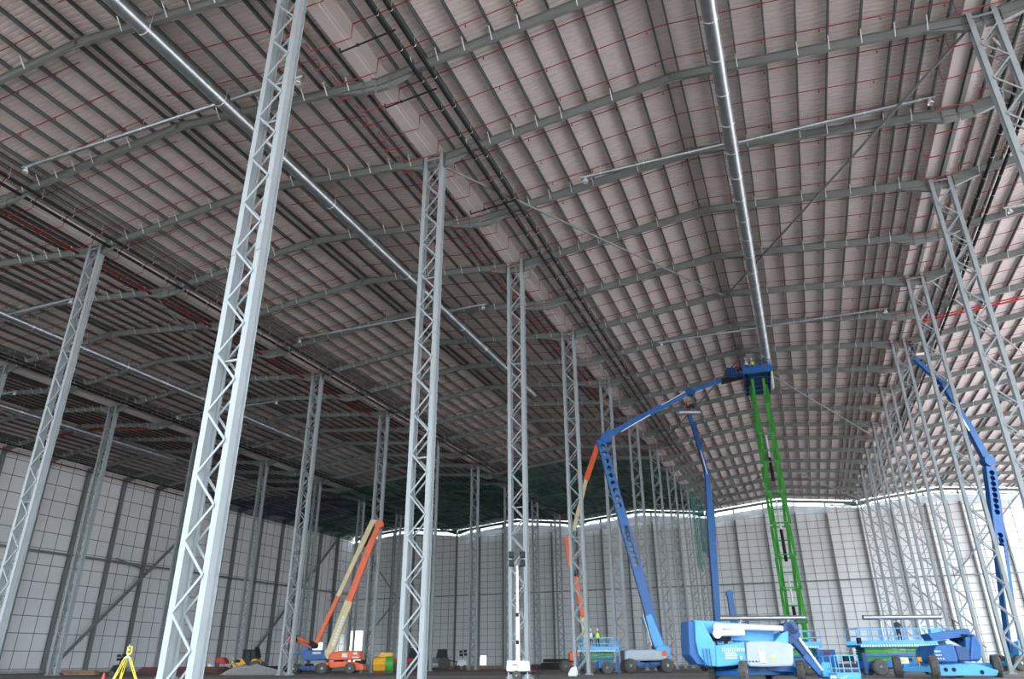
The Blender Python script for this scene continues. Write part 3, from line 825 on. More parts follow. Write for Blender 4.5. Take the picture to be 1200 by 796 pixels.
# counterweight and boom pivot: dark end face, light side plate
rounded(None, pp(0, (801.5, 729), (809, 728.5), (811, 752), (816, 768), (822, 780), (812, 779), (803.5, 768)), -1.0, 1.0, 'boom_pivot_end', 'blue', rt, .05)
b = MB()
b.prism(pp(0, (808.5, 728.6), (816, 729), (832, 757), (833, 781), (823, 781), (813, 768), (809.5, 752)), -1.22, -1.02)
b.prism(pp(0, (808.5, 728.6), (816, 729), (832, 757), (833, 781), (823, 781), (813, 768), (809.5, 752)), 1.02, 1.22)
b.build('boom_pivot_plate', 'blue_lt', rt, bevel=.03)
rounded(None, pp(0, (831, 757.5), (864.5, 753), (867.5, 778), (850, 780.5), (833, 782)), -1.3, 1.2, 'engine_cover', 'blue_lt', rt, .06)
for k, u in enumerate((825, 829, 832.5)):
    beam(rt, g.p(u - 1.5, 760, -1.33 + .0), g.p(u + 1.5, 781, -1.33), .05, .06, 'cover_rib', 'blue')
hd = pp(0, (865.5, 755), (868, 752.8), (885, 752), (905, 752.8), (914, 754.5), (919, 759), (919.5, 778), (917, 781), (890, 782), (869, 781.5), (867, 778))
rounded(None, hd, -1.45, 1.3, 'hood', 'grey_hood', rt, .18)
b = MB(); c0 = g.p(893, 770, -1.47); b.box(c0, (.32, .04, .62)); b.build('hood_panel', 'galv', rt, bevel=.02)
for i in range(6):
    b = MB(); c0 = g.p(870.5 + i * 4, 775.5, -1.47); b.box(c0, (.1, .02, .05), Matrix.Rotation(.6, 3, 'Y')); b.build('warning_stripe', 'black', rt)
b = MB(); c0 = g.p(868.6, 771, -1.47); b.box(c0, (.13, .02, .16)); c0 = g.p(905, 771, -1.47); b.box(c0, (.18, .02, .14)); b.build('yellow_decal', 'yellow', rt)
sign_text(rt, 'mainline', g.p(845.8, 763.8, -1.345), .38, 'white')
b = MB()
for u0, u1, v in ((849.5, 862.5, 766.2), (850, 864, 769), (850, 864, 772)): 
    a_, c_ = g.p(u0, v, -1.33), g.p(u1, v - 1, -1.33); b.bar(a_, c_, .02, .06, (0, 1, 0)) if False else b.box((a_ + c_) / 2, ((c_ - a_).length, .02, .07))
b.build('small_lettering', 'white', rt)
b = MB(); c0 = g.p(841, 749, 0); b.lathe([(.66, -.12), (.74, .05), (.66, .22), (.3, .3), (.001, .31)], c0, n=24); o = b.build('air_cleaner', 'black', rt)
# folded booms: wide light blue beam with white tubes in front
beam(rt, g.p(812, 737, .1), g.p(905, 744, .1), .9, .62, 'primary_boom', 'blue_lt', h1=.5)
beam(rt, g.p(812, 733, .1), g.p(880, 738, .1), .42, .5, 'boom_top', 'blue_lt')
rod(rt, g.p(842, 734, -.75), g.p(917, 737, -.75), .15, 'lift_cylinder', 'white', 14)
rod(rt, g.p(839, 742.3, -.8), g.p(872, 742.0, -.8), .17, 'slave_cylinder', 'white', 14)
b = MB()
for u, v in ((840.5, 736), (840, 743)): c0 = g.p(u, v, -.8); b.lathe([(.24, -.14), (.24, .14)], c0, 'y', 18); b.lathe([(.1, -.2), (.1, .2)], c0, 'y', 12)
b.build('cylinder_pin', 'white', rt)
for y_ in (-.9, .5): b = MB(); b.prism(pp(0, (902, 752), (910, 743), (917, 741), (917, 756)), y_, y_ + .2); b.build('boom_bracket', 'blue_lt', rt)
b = MB()
for (u, v, r) in ((921, 737, .3), (925.5, 736.5, .33), (929, 744, .26), (924, 750, .2)): b.lathe([(r, -.42), (r, .42)], g.p(u, v, -.2), 'y', 18)
b.build('boom_knuckle', 'blue_dk', rt)
beam(rt, g.p(922, 741, -.3), g.p(963, 790, -.3), .40, .4, 'fly_boom', 'blue_dk', w1=.36)
beam(rt, g.p(943, 768, -.52), g.p(962, 789, -.52), .32, .06, 'fly_boom_cover', 'blue')
rod(rt, g.p(931, 741, -.55), g.p(964, 786, -.55), .07, 'fly_cylinder', 'white')
b = MB(); b.box(g.p(967, 785, -.3), (.5, .5, .75)); b.build('basket_rotator', 'blue_lt', rt, bevel=.08)
c0 = g.p(983, 792, -.3); basket(rt, (c0.x, c0.y, .12), 1.25, 2.2, radians(4), 'blue_lt', 1.12)
b = MB()
for i in range(8): c0 = g.p(974 + i * 2.4, 790, -1.45); b.box((c0.x, -1.42, .22), (.07, .02, .16), Matrix.Rotation(.5, 3, 'Y'))
b.build('basket_stripe', 'white', rt)

# ================================================================== scissor lifts
def scissor_base(rt, L, W, m='blue', zb=.95):
    b = MB(); b.bb(-L / 2 + .3, L / 2 - .3, -W / 2 + .35, W / 2 - .35, .42, zb)
    b.bb(-L / 2 + .9, L / 2 - 2.2, -W / 2 + .02, -W / 2 + .4, .5, zb); b.bb(-L / 2 + 1.9, L / 2 - 2.2, W / 2 - .4, W / 2 - .02, .5, zb)
    b.build('chassis', m, rt, bevel=.03)
    for sx in (-1, 1):
        for sy in (-1, 1): wheel(rt, (sx * (L / 2 - 1.15), sy * (W / 2 - .12), .53), .53, .36, 0, 'galv')
    for sx in (-1, 1):
        b = MB(); b.bb(sx * (L / 2 - .12) - .12, sx * (L / 2 - .12) + .12, -W / 2, -W / 2 + .22, .15, 1.5); b.lathe([(.05, 0), (.05, .3)], (sx * (L / 2 - .12), -W / 2 + .11, .0), n=8); b.lathe([(.2, 0), (.2, .04)], (sx * (L / 2 - .12), -W / 2 + .11, .0), n=12)
        b.build('outrigger', 'blue_dk', rt)
def stowed_scissor(u, F, label, L=6.9, W=2.3, ang=0.0):
    g = Rig('scissor_lift', u, F, label, 'scissor lift'); rt = g.root; rt.rotation_euler.z += ang
    scissor_base(rt, L, W)
    b = MB(); n = 5
    for i in range(n):
        z0 = 1.0 + i * .19
        for s_ in (-1, 1):
            b.bar((-L / 2 + .45, s_ * (W / 2 - .45), z0), (L / 2 - .5, s_ * (W / 2 - .45), z0 + .1), .07, .13)
            b.bar((-L / 2 + .45, s_ * (W / 2 - .58), z0 + .1), (L / 2 - .5, s_ * (W / 2 - .58), z0), .07, .13)
    b.build('scissor_arms', 'green', rt)
    b = MB()
    for i in range(n):
        for x in (-L / 2 + .45, 0, L / 2 - .5): b.tube([(x, -W / 2 + .38, 1.05 + i * .19), (x, W / 2 - .38, 1.05 + i * .19)], .05, 8)
    b.build('cross_tube', 'blue_dk', rt)
    b = MB(); b.bar((-L / 2 + .3, -W / 2 + .3, 1.32), (L / 2 - .4, -W / 2 + .3, 1.36), .06, .16); b.build('side_rail', 'blue', rt)
    zd = 1.98
    b = MB(); b.bb(-L / 2, L / 2, -W / 2, W / 2, zd - .02, zd + .06); b.bb(-L / 2, L / 2, -W / 2, -W / 2 + .04, zd - .12, zd + .32); b.bb(-L / 2, L / 2, W / 2 - .04, W / 2, zd - .12, zd + .32)
    b.build('platform', 'blue_lt', rt)
    b = MB()
    for i in range(int(L / .2) - 1): b.bb(-L / 2 + .05 + i * .2, -L / 2 + .17 + i * .2, -W / 2 - .012, -W / 2, zd - .1, zd + .04)
    b.build('warning_strip', 'white', rt)
    b = MB()
    for z in (zd + .6, zd + 1.1):
        for s_ in (-1, 1): b.bar((-L / 2, s_ * (W / 2 - .03), z), (L / 2, s_ * (W / 2 - .03), z), .045, .045); b.bar((s_ * L / 2, -W / 2, z), (s_ * L / 2, W / 2, z), .045, .045)
    for i in range(9):
        x = -L / 2 + L * i / 8
        for s_ in (-1, 1): b.bar((x, s_ * (W / 2 - .03), zd), (x, s_ * (W / 2 - .03), zd + 1.1), .045, .045)
    b.build('guard_rail', 'blue_lt', rt)
    b = MB(); b.bb(-L / 2 - .1, -L / 2 + .15, -W / 2 - .02, -W / 2 + .3, zd + .1, zd + .5); b.build('control_box', 'black', rt, bevel=.03)
    if L > 5: b = MB(); b.bb(-L / 2 + 2.25, -L / 2 + 3.2, -W / 2 - .05, -W / 2, .62, 1.16); b.build('hatch', 'white', rt, bevel=.02)
    if L > 5: b = MB(); b.ball((-L / 2 + 2.72, -W / 2 - .05, .98), .3, .02, .13, 16, 8); b.build('oval_badge', 'cream', rt)
    b = MB(); b.bb(-L / 2 + L * .5, -L / 2 + L * .82, -W / 2 - .02, -W / 2 + .4, .5, 1.12); b.build('power_box', 'blue', rt, bevel=.04)
    return g
E1 = stowed_scissor(1061, 57, 'stowed green and blue scissor lift carrying a duct length, by the right column row')
E2 = stowed_scissor(905, 60, 'stowed scissor lift half hidden behind the near grey-hooded boom lift', L=7.2)
b = MB(); b.bb(3.0, 4.4, -1.5, 1.2, .55, 1.75); b.build('engine_box', 'blue', E2.root, bevel=.06)
b = MB(); b.bb(3.5, 3.95, -1.53, -1.5, 1.25, 1.6); b.build('red_grille', 'rust', E2.root)
def on_platform(g, x0, x1, z, r, label, ps, zd=2.04):
    ca, sa = cos(g.root.rotation_euler.z), sin(g.root.rotation_euler.z)
    def W_(x, y, zz): return V((g.root.location.x + x * ca - y * sa, g.root.location.y + x * sa + y * ca, zz))
    for i, x in enumerate(ps):
        o = MB(); o.bar((0, -.35, 0), (0, .35, 0), .06, .06); o.bar((0, 0, 0), (0, 0, z - r - zd), .09, .09); o.bar((0, -.25, 0), (0, 0, .8), .05, .05); o.bb(-.06, .06, -.25, .25, z - r - zd - .04, z - r - zd)
        q = o.build('pipe_stand', 'white'); q.location = W_(x, -.4, zd + .02); q.rotation_euler.z = g.root.rotation_euler.z
        tag(q, label[1].format(('left', 'right')[i]), 'pipe stand')
    b = MB(); b.tube([(0, 0, 0), (x1 - x0, 0, 0)], r, 18, caps=False); b.tube([(0, 0, 0), (x1 - x0, 0, 0)], r - .02, 18, caps=False)
    for k in (0, .5, 1): b.lathe([(r, -.04), (r + .015, -.03), (r + .015, .03), (r, .04)], ((x1 - x0) * k, 0, 0), 'x', 18)
    q = b.build('duct_section', 'galv'); q.location = W_(x0, -.4, z); q.rotation_euler.z = g.root.rotation_euler.z; tag(q, label[0], 'duct')
on_platform(E1, -2.5, 3.15, 3.86, .17, ('loose galvanised duct length resting on the scissor lift by the right columns', 'white stand under the {} half of the duct on the right scissor lift'), (-1.3, 1.5))
on_platform(E2, -3.6, 2.9, 4.03, .19, ('loose galvanised duct length resting above the near grey-hooded boom lift', 'white stand under the {} half of the duct above the near boom lift'), (-2.1, 1.6))
def stand_at(u, F, z, rz, pose, vest, hat, lab):
    q = ground(u, F); return person((q.x, q.y, z), rz, pose, vest, hat, lab)
stand_at(1062, 56.7, 2.05, radians(30), 'lean', 'cloth', 'black', 'person in dark clothing standing on the scissor lift by the right columns')
# scissor with a worker, partly behind a column
E3 = stowed_scissor(700, 73, 'small stowed blue scissor lift with green arms behind the fourth middle column', L=3.9, W=2.0)
stand_at(702, 72.9, 2.05, radians(10), 'stand', 'hivis', 'white', 'person in a yellow vest standing on the scissor lift behind the middle column')
stand_at(694, 73.2, 2.05, radians(200), 'lean', 'white', 'white', 'person in pale clothing on the scissor lift behind the middle column')

# extended green scissor lift
g = Rig('scissor_lift', 941, 78.5, 'tall extended green scissor lift raising its blue platform to the roof duct', 'scissor lift'); rt = g.root
rt.rotation_euler.z = radians(3)
Ls = 7.6
b = MB(); b.bb(-1.2, 1.2, -3.6, 3.6, .45, 1.05); b.build('chassis', 'blue', rt, bevel=.04)
for sx in (-1, 1):
    for sy in (-1, 1): wheel(rt, (sx * 1.2, sy * 2.6, .53), .53, .36, radians(90), 'galv')
ns = 9; z0 = 1.25; zt = 30.7; hs = (zt - z0) / ns; hy = 1.45; ah = []
for i in range(ns):
    za, zb_ = z0 + i * hs, z0 + (i + 1) * hs
    b = MB()
    for s_ in (-1, 1):
        b.bar((s_ * .92, -hy, za), (s_ * .92, hy, zb_), .30, .42)
        b.bar((s_ * .60, hy, za), (s_ * .60, -hy, zb_), .28, .42)
    b.build('scissor_arms', 'green', rt)
    for y, zz_ in ((0, (za + zb_) / 2), (-hy, za), (hy, za)): b = MB(); b.tube([(-1.05, y, zz_), (1.05, y, zz_)], .07, 8); b.build('cross_tube', 'green', rt)
for i, (za, zb_) in enumerate(((3.0, 9.2), (10.5, 17.2), (19, 24.5))):
    rod(rt, (0, -.6, za), (0, .3, (za + zb_) / 2), .17, 'cylinder_barrel', 'black', 12)
    rod(rt, (0, .3, (za + zb_) / 2), (0, .9, zb_), .1, 'cylinder_rod', 'white', 12)
zp = 30.95
b = MB(); b.bb(-1.5, 1.5, -3.4, 4.8, zp, zp + .08)
for i in range(6): b.bb(-1.5, 1.5, -3.2 + i * 1.55, -3.1 + i * 1.55, zp - .2, zp)
for x in (-1.45, -1.0, 1.0, 1.38): b.bb(x, x + .07, -3.4, 4.8, zp - .25, zp)
b.build('platform', 'blue_dk', rt)
b = MB(); b.bb(-1.6, 1.6, -3.46, -3.4, zp - .3, zp + .42); b.build('end_board', 'blue', rt)
b = MB(); 
for z in (zp + .6, zp + 1.1):
    for s_ in (-1, 1): b.bar((s_ * 1.5, -3.4, z), (s_ * 1.5, 4.8, z), .05, .05)
    b.bar((-1.5, 4.8, z), (1.5, 4.8, z), .05, .05); b.bar((-1.5, -3.4, z), (1.5, -3.4, z), .05, .05)
for i in range(8):
    for s_ in (-1, 1): b.bar((s_ * 1.5, -3.4 + 8.2 * i / 7, zp), (s_ * 1.5, -3.4 + 8.2 * i / 7, zp + 1.1), .05, .05)
for x in (-.75, 0, .75): b.bar((x, -3.4, zp), (x, -3.4, zp + 1.1), .05, .05)
b.build('guard_rail', 'blue', rt)
rl = rt.location
for dx, dy, rz, pose, vs_, lab in ((-.9, -2.6, 20, 'reach', 'white', 'person in pale clothing at the left corner of the raised blue platform'), (-.3, -2.3, 200, 'lean', 'hivis', 'person in a yellow vest in the middle of the raised blue platform'), (1.0, -2.5, 90, 'reach', 'cloth', 'person in dark clothing beside the duct on the raised blue platform')):
    person((rl.x + dx, rl.y + dy, zp + .08), radians(rz), pose, vs_, 'white', lab)
b = MB(); b.box((0, 0, .3), (.5, .5, .6)); b.box((.0, 0, .62), (.54, .54, .04)); o = b.build('tool_crate', 'blue'); o.location = (rl.x + .3, rl.y - 2.9, zp + .08); tag(o, 'blue crate at the front of the raised platform', 'crate')

# ================================================================== blue boom lift reaching the platform
g = Rig('boom_lift', 758, 80, 'blue boom lift with grey hood and tall holed boom reaching the raised platform', 'boom lift'); rt = g.root
lift_chassis(rt, 3.7, 2.6, .65, 0, 'blue')
b = MB()
hd = [(g.p(u, v).x, g.p(u, v).z) for u, v in ((730, 763), (734, 761.3), (760, 761.6), (778, 763), (779, 774.5), (733, 775.3), (730, 774))]
rounded(None, hd, -1.2, 1.2, 'hood', 'grey_hood', rt, .15)
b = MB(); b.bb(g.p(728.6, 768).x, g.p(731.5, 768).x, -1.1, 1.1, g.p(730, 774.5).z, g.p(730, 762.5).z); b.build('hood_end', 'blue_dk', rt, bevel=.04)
rounded(None, [(g.p(u, v).x, g.p(u, v).z) for u, v in ((766, 763), (770, 757), (781, 757), (784, 761), (784, 774), (778, 776), (766, 775.5))], -.6, .6, 'turret', 'blue_lt', rt, .06)
b = MB(); b.lathe([(.26, -.02), (.26, .02)], g.p(779, 766, -1.24), 'y', 20); b.build('round_decal', 'red_jacket' if False else 'orange', rt)
LB0, LB1 = g.p(773, 760), g.p(703.5, 516)
holed_boom(rt, LB0, LB1, 1.0, .62, ((.36, .56, 8), (.64, .98, 9)), 'blue', 'blue_lt' if False else 'blue')
beam(rt, g.p(774, 762), g.p(757, 722), .95, .7, 'boom_foot', 'blue_lt', w1=1.05)
rod(rt, g.p(765.5, 761, -.5), g.p(755, 722, -.5), .11, 'lift_cylinder', 'black'); rod(rt, g.p(764, 757, -.7), g.p(753.5, 720, -.7), .05, 'cylinder_rod', 'white')
b = MB(); b.prism([(g.p(u, v).x, g.p(u, v).z) for u, v in ((702, 517), (704, 511), (710, 506.5), (716, 504), (719, 508), (714, 517), (717, 519.5), (708, 519.5))], -.42, .42); b.build('boom_knuckle', 'blue', rt, bevel=.05)
beam(rt, g.p(713, 510), g.p(806, 460.5), .62, .5, 'upper_boom', 'blue', w1=.5)
rod(rt, g.p(728, 506, -.35), g.p(762, 486, -.35), .07, 'boom_cylinder', 'white')
rod(rt, g.p(775, 475, -.3), g.p(803, 459.5, -.3), .05, 'hose_guard', 'white')
b = MB(); b.lathe([(.45, -.35), (.45, .35)], g.p(807, 459.5), 'y', 16); b.lathe([(.3, -.42), (.3, .42)], g.p(811, 461), 'y', 14); b.build('jib_knuckle', 'blue_dk', rt)
beam(rt, g.p(808, 459), g.p(853, 443.5), .42, .4, 'jib', 'blue'); rod(rt, g.p(812, 462, -.3), g.p(823, 457, -.3), .06, 'jib_cylinder', 'white')
beam(rt, g.p(846, 447), g.p(871, 441), .5, .9, 'basket_arm', 'black')
b = MB(); b.box(g.p(856.5, 438.5), (1.0, 1.0, 1.3)); b.build('tool_box', 'blue_dk', rt, bevel=.06)
c0 = g.p(866, 443); basket(rt, tuple(c0), 1.7, 1.0, 0, 'blue_dk', 1.1)
q = rt.matrix_basis @ c0 if False else None
w0 = V((g.g.x + c0.x * CA - c0.y * SA, g.g.y + c0.x * SA + c0.y * CA, c0.z + .07))
person(tuple(w0), radians(200), 'reach', 'hat_red', 'hat_red', 'person in a red jacket in the boom basket left of the raised platform')

# blue boom lift holding a duct piece
g = Rig('boom_lift', 848, 90, 'dark blue boom lift lifting a worker and a duct piece in the middle bay', 'boom lift'); rt = g.root
lift_chassis(rt, 3.6, 2.5, .6, 0, 'blue'); rounded(None, [(-2.2, 1.2), (2.0, 1.2), (2.0, 2.2), (-2.2, 2.2)], -1.1, 1.1, 'hood', 'grey_hood', rt)
beam(rt, g.p(843.5, 770), g.p(832, 598), .62, .8, 'lower_boom', 'blue', w1=.95, h1=.6); 
beam(rt, g.p(832.3, 602), g.p(828, 552), .8, .55, 'upper_boom', 'blue', w1=.55)
beam(rt, g.p(828, 554), g.p(818.5, 520), .5, .5, 'upper_boom', 'blue_dk', w1=.42)
rod(rt, g.p(829, 556, -.3), g.p(821, 528, -.3), .07, 'boom_cylinder', 'white')
beam(rt, g.p(819.5, 524), g.p(812, 497), .55, .45, 'jib', 'blue_dk'); beam(rt, g.p(813, 500), g.p(808, 487), .4, .4, 'jib', 'blue', w1=.5)
b = MB()
for u, v in ((819, 521), (813, 498), (828.5, 553)): b.lathe([(.36, -.32), (.36, .32)], g.p(u, v), 'y', 14)
b.build('boom_knuckle', 'blue_dk', rt)
c0 = g.p(807.5, 485); basket(rt, tuple(c0), 1.9, .95, 0, 'blue_dk', 1.05)
w0 = V((g.g.x + c0.x * CA, g.g.y + c0.x * SA, c0.z + .08))
person(tuple(w0), radians(21), 'lean', 'hivis_o', 'hivis_o', 'person in an orange vest in the basket holding the duct piece')
d0 = g.p(795.5, 483.5, -.75); d1 = g.p(820, 483, -.75)
b = MB(); b.tube([(0, 0, 0), (d1.x - d0.x, 0, 0)], .36, 18, caps=False); b.tube([(0, 0, 0), (d1.x - d0.x, 0, 0)], .34, 18, caps=False)
for k in (.0, .5, 1): b.lathe([(.36, -.03), (.385, 0), (.36, .03)], ((d1.x - d0.x) * k, 0, 0), 'x', 18)
o = b.build('duct_section', 'galv'); o.location = (g.g.x + d0.x * CA - d0.y * SA, g.g.y + d0.x * SA + d0.y * CA, d0.z); o.rotation_euler.z = radians(21.011); tag(o, 'short galvanised duct piece lying across the raised boom basket', 'duct')
# rounded mast end beside it
g = Rig('boom_lift', 868, 84, 'blue boom lift mostly hidden behind the near boom lift, only its arm end showing', 'boom lift'); rt = g.root
lift_chassis(rt, 3.2, 2.4, .6, 0, 'blue')
beam(rt, g.p(866, 772), g.p(855, 697), .62, .5, 'lower_boom', 'blue'); b = MB(); b.lathe([(.38, -.26), (.38, .26)], g.p(854.6, 696), 'y', 18); b.build('boom_tip', 'blue', rt)
b = MB(); b.bb(-1.8, 1.6, -1, 1, 1.1, 2.0); b.build('hood', 'blue', rt, bevel=.1)

# ================================================================== right boom lift behind the right columns
g = Rig('boom_lift', 1189, 72, 'tall blue boom lift with a perforated pale arm at the right edge', 'boom lift'); rt = g.root
lift_chassis(rt, 3.6, 2.6, .65, 0, 'blue_lt', c=(1.6, 0))
b = MB(); b.prism([(g.p(u, v).x, g.p(u, v).z) for u, v in ((1184, 752), (1190, 750), (1215, 762), (1215, 776), (1190, 774), (1185, 768))], -1.1, 1.1); b.build('hood', 'blue_lt', rt, bevel=.1)
holed_boom(rt, g.p(1188, 765), g.p(1159, 548), 1.0, .7, ((.45, .62, 6), (.72, .98, 8)), 'blue', 'blue')
beam(rt, g.p(1189, 755, -.4), g.p(1172, 640, -.4), .55, .14, 'boom_cover', 'white')
b = MB(); b.lathe([(.55, -.45), (.55, .45)], g.p(1157.5, 541), 'y', 18); b.build('boom_knuckle', 'blue', rt)
beam(rt, g.p(1158, 543), g.p(1131, 493), .75, .6, 'upper_boom', 'blue', w1=.62); beam(rt, g.p(1132, 496), g.p(1107, 453), .6, .5, 'upper_boom', 'blue', w1=.5)
beam(rt, g.p(1136, 505, -.36), g.p(1124, 484, -.36), .2, .03, 'side_lettering_plate', 'white')
b = MB(); b.lathe([(.42, -.4), (.42, .4)], g.p(1106.5, 454), 'y', 16); b.lathe([(.3, -.4), (.3, .4)], g.p(1101, 447), 'y', 14); b.build('jib_knuckle', 'blue_dk', rt)
beam(rt, g.p(1104, 450), g.p(1071, 420.5), .42, .4, 'jib', 'blue')
c0 = g.p(1072.5, 419); basket(rt, (c0.x + .6, 0, c0.z), 2.3, 1.0, 0, 'post', 1.1)
w0 = V((g.g.x + (c0.x - .1) * CA, g.g.y + (c0.x - .1) * SA, c0.z + .08))
person(tuple(w0), radians(-30), 'reach', 'cloth', 'black', 'person in dark clothing in the boom basket by the right column tops')
rod(rt, g.p(1073, 415.5, -.6), g.p(1086, 414, -.6), .14, 'carried_tube', 'gutter')

# ================================================================== stowed dark blue boom lift at right
g = Rig('boom_lift', 1112, 48, 'stowed dark blue boom lift seen from its counterweight end, beside the right columns', 'boom lift'); rt = g.root
lift_chassis(rt, 5.0, 2.7, .62, radians(20), 'blue_lt', 'rust', c=(.15, .5), zc=.62, steer=radians(48))
b = MB(); b.prism([(g.p(u, v).x, g.p(u, v).z) for u, v in ((1083, 782.5), (1085, 778), (1129, 778), (1144, 781), (1160, 786), (1158, 792), (1083, 792))], -.9, -.5); b.build('axle_beam', 'blue_lt', rt, bevel=.04)
b = MB()
for u in (1087, 1099, 1108.5, 1118, 1151): b.lathe([(.12, -.02), (.12, .02)], g.p(u, 785 if u < 1120 else 788, -.92), 'y', 14)
b.build('axle_hole', 'black', rt)
P_ = lambda *uv: [(g.p(u, v).x, g.p(u, v).z) for u, v in uv]
rounded(None, P_((1081, 762), (1084, 757), (1104, 755.5), (1109.5, 774), (1108, 777), (1084, 777), (1081, 773)), -1.3, .9, 'engine_cover', 'blue', rt, .14)
rounded(None, P_((1106, 757), (1123, 760), (1124, 775), (1111, 775)), -1.2, 1.0, 'counterweight', 'blue_dk', rt, .05)
rounded(None, P_((1126.5, 745), (1131, 744), (1137.5, 756), (1138, 772), (1135, 775.5), (1124, 775)), -1.15, 1.0, 'tank_cover', 'blue', rt, .12)
b = MB(); b.prism(P_((1082.5, 743.5), (1127, 737.5), (1131, 738), (1132, 746), (1122, 747.5), (1088, 751.5)), -.5, .5); b.build('stowed_boom', 'blue', rt, bevel=.03)
b = MB(); b.prism(P_((1120.5, 748), (1127, 747), (1127, 775), (1122, 775)), -1.0, -.8); b.prism(P_((1120.5, 748), (1127, 747), (1127, 775), (1122, 775)), .6, .8); b.build('riser_plate', 'blue', rt)
b = MB(); b.box(g.p(1130, 744.5, -.6), (.28, .2, .1)); b.box(g.p(1130, 749, -.4), (.3, .3, .25)); b.build('work_light', 'black', rt)
b = MB(); b.prism(P_((1101, 752), (1106, 750.5), (1124, 759.5), (1105, 757.5)), -.6, .3); b.build('grey_link', 'grey_hood', rt)
b = MB(); b.tube([g.p(1092, 742), g.p(1096, 738), g.p(1101, 737.5), g.p(1104, 740)], .06, 8); b.box(g.p(1094, 740), (.5, .3, .25)); b.build('hose_loop', 'blue_lt', rt)
b = MB()
for i in range(5): b.box(g.p(1094 + i * 3, 772.3, -1.33), (.1, .02, .06), Matrix.Rotation(.6, 3, 'Y'))
b.box(g.p(1099, 768, -1.33), (.5, .02, .04)); b.box(g.p(1098.5, 763.5, -1.33), (.35, .02, .07)); b.build('white_decal', 'white', rt)
b = MB(); b.box((g.p(1070.5, 772).x, -.6, g.p(1070, 773).z), (.24, .24, .25)); b.bb(g.p(1070, 772).x - .03, g.p(1070, 772).x + .03, -.63, -.57, .4, g.p(1070, 775).z); b.build('beacon', 'digger', rt)

# ================================================================== orange and cream boom lift
g = Rig('boom_lift', 405, 90, 'orange and cream boom lift with folded tall boom, left of the second column', 'boom lift'); rt = g.root
P_ = lambda *uv: [(g.p(u, v).x, g.p(u, v).z) for u, v in uv]
xa_, xb_ = g.p(380.5, 782).x, g.p(412.5, 782).x
rw = .56
lift_chassis(rt, xb_ - xa_, 2.3, rw, 0, 'orange', c=((xa_ + xb_) / 2, 0), zc=1.0)
b = MB(); b.prism(P_((387, 775.5), (417, 775.5), (427, 779), (428, 785), (416, 786), (412, 781), (388, 783)), -.8, .8); b.build('lower_cover', 'orange', rt, bevel=.05)
rounded(None, P_((387.5, 768), (391, 765), (401, 763.2), (423.5, 762.8), (424, 773.5), (388, 774.5)), -1.1, 1.1, 'hood', 'orange', rt, .12)
b = MB(); b.box(g.p(404, 768, -1.13), (.62, .02, .42)); b.box(g.p(416.5, 770.5, -1.13), (.75, .02, .12)); b.box(g.p(416.5, 766, -1.13), (.4, .02, .25)); b.build('white_decal', 'white', rt)
b = MB(); b.bb(g.p(417, 776).x, g.p(427, 776).x, -.7, .7, g.p(420, 778).z, g.p(420, 774).z); b.build('engine_end', 'black', rt)
rounded(None, P_((381.5, 762), (391, 761), (389.5, 771), (385, 773), (382, 769)), -.55, .55, 'boom_pivot', 'cream', rt, .05)
beam(rt, g.p(385.5, 768), g.p(409, 705), .86, .66, 'base_boom', 'cream', w1=.9)
beam(rt, g.p(408.3, 707), g.p(444.5, 612), .72, .56, 'extended_boom', 'orange')
b = MB(); b.lathe([(.46, -.4), (.46, .4)], g.p(445, 615), 'y', 18); b.build('boom_tip', 'orange', rt)
sign_pts = [(.18 + i * .055) for i in range(10)]
b = MB(); A0, A1 = g.p(388, 762, -.35), g.p(405, 716, -.35)
for q in range(9):
    t0 = .12 + q * .085; b.bar(A0.lerp(A1, t0), A0.lerp(A1, t0 + .05), .02, .02) if False else b.bar(A0.lerp(A1, t0), A0.lerp(A1, t0 + .06), .28, .02, (0, -1, 0))
b.build('boom_lettering', 'white', rt)
beam(rt, g.p(444, 612.5), g.p(436, 611.5), .5, .5, 'knuckle_link', 'cream')
beam(rt, g.p(437.5, 610.5, -.1), g.p(420, 648, -.1), .62, .5, 'secondary_boom', 'cream')
beam(rt, g.p(420.5, 646, -.1), g.p(396.5, 699, -.1), .52, .44, 'secondary_boom', 'cream', w1=.48)
beam(rt, g.p(397, 697.5, -.1), g.p(369.5, 757, -.1), .46, .4, 'fly_boom', 'orange')
b = MB(); b.tube([g.p(438.5, 617, -.2), g.p(434, 628, -.2), g.p(427, 641, -.2)], .17, 8); b.build('hose_carrier', 'black', rt)
b = MB(); b.lathe([(.36, -.35), (.36, .35)], g.p(369, 757), 'y', 16); b.lathe([(.22, -.35), (.22, .35)], g.p(365.5, 754), 'y', 12); b.build('jib_knuckle', 'black', rt)
rod(rt, g.p(366, 755), g.p(348, 747.5), .13, 'jib', 'orange'); rod(rt, g.p(366, 760, -.2), g.p(349, 751, -.2), .08, 'jib', 'orange')
b = MB(); b.box(g.p(346.5, 748.5), (.35, .4, .75)); b.build('basket_rotator', 'black', rt)
c0 = g.p(340.5, 753); basket(rt, tuple(c0), 1.3, 1.0, 0, 'red_br', 1.1)

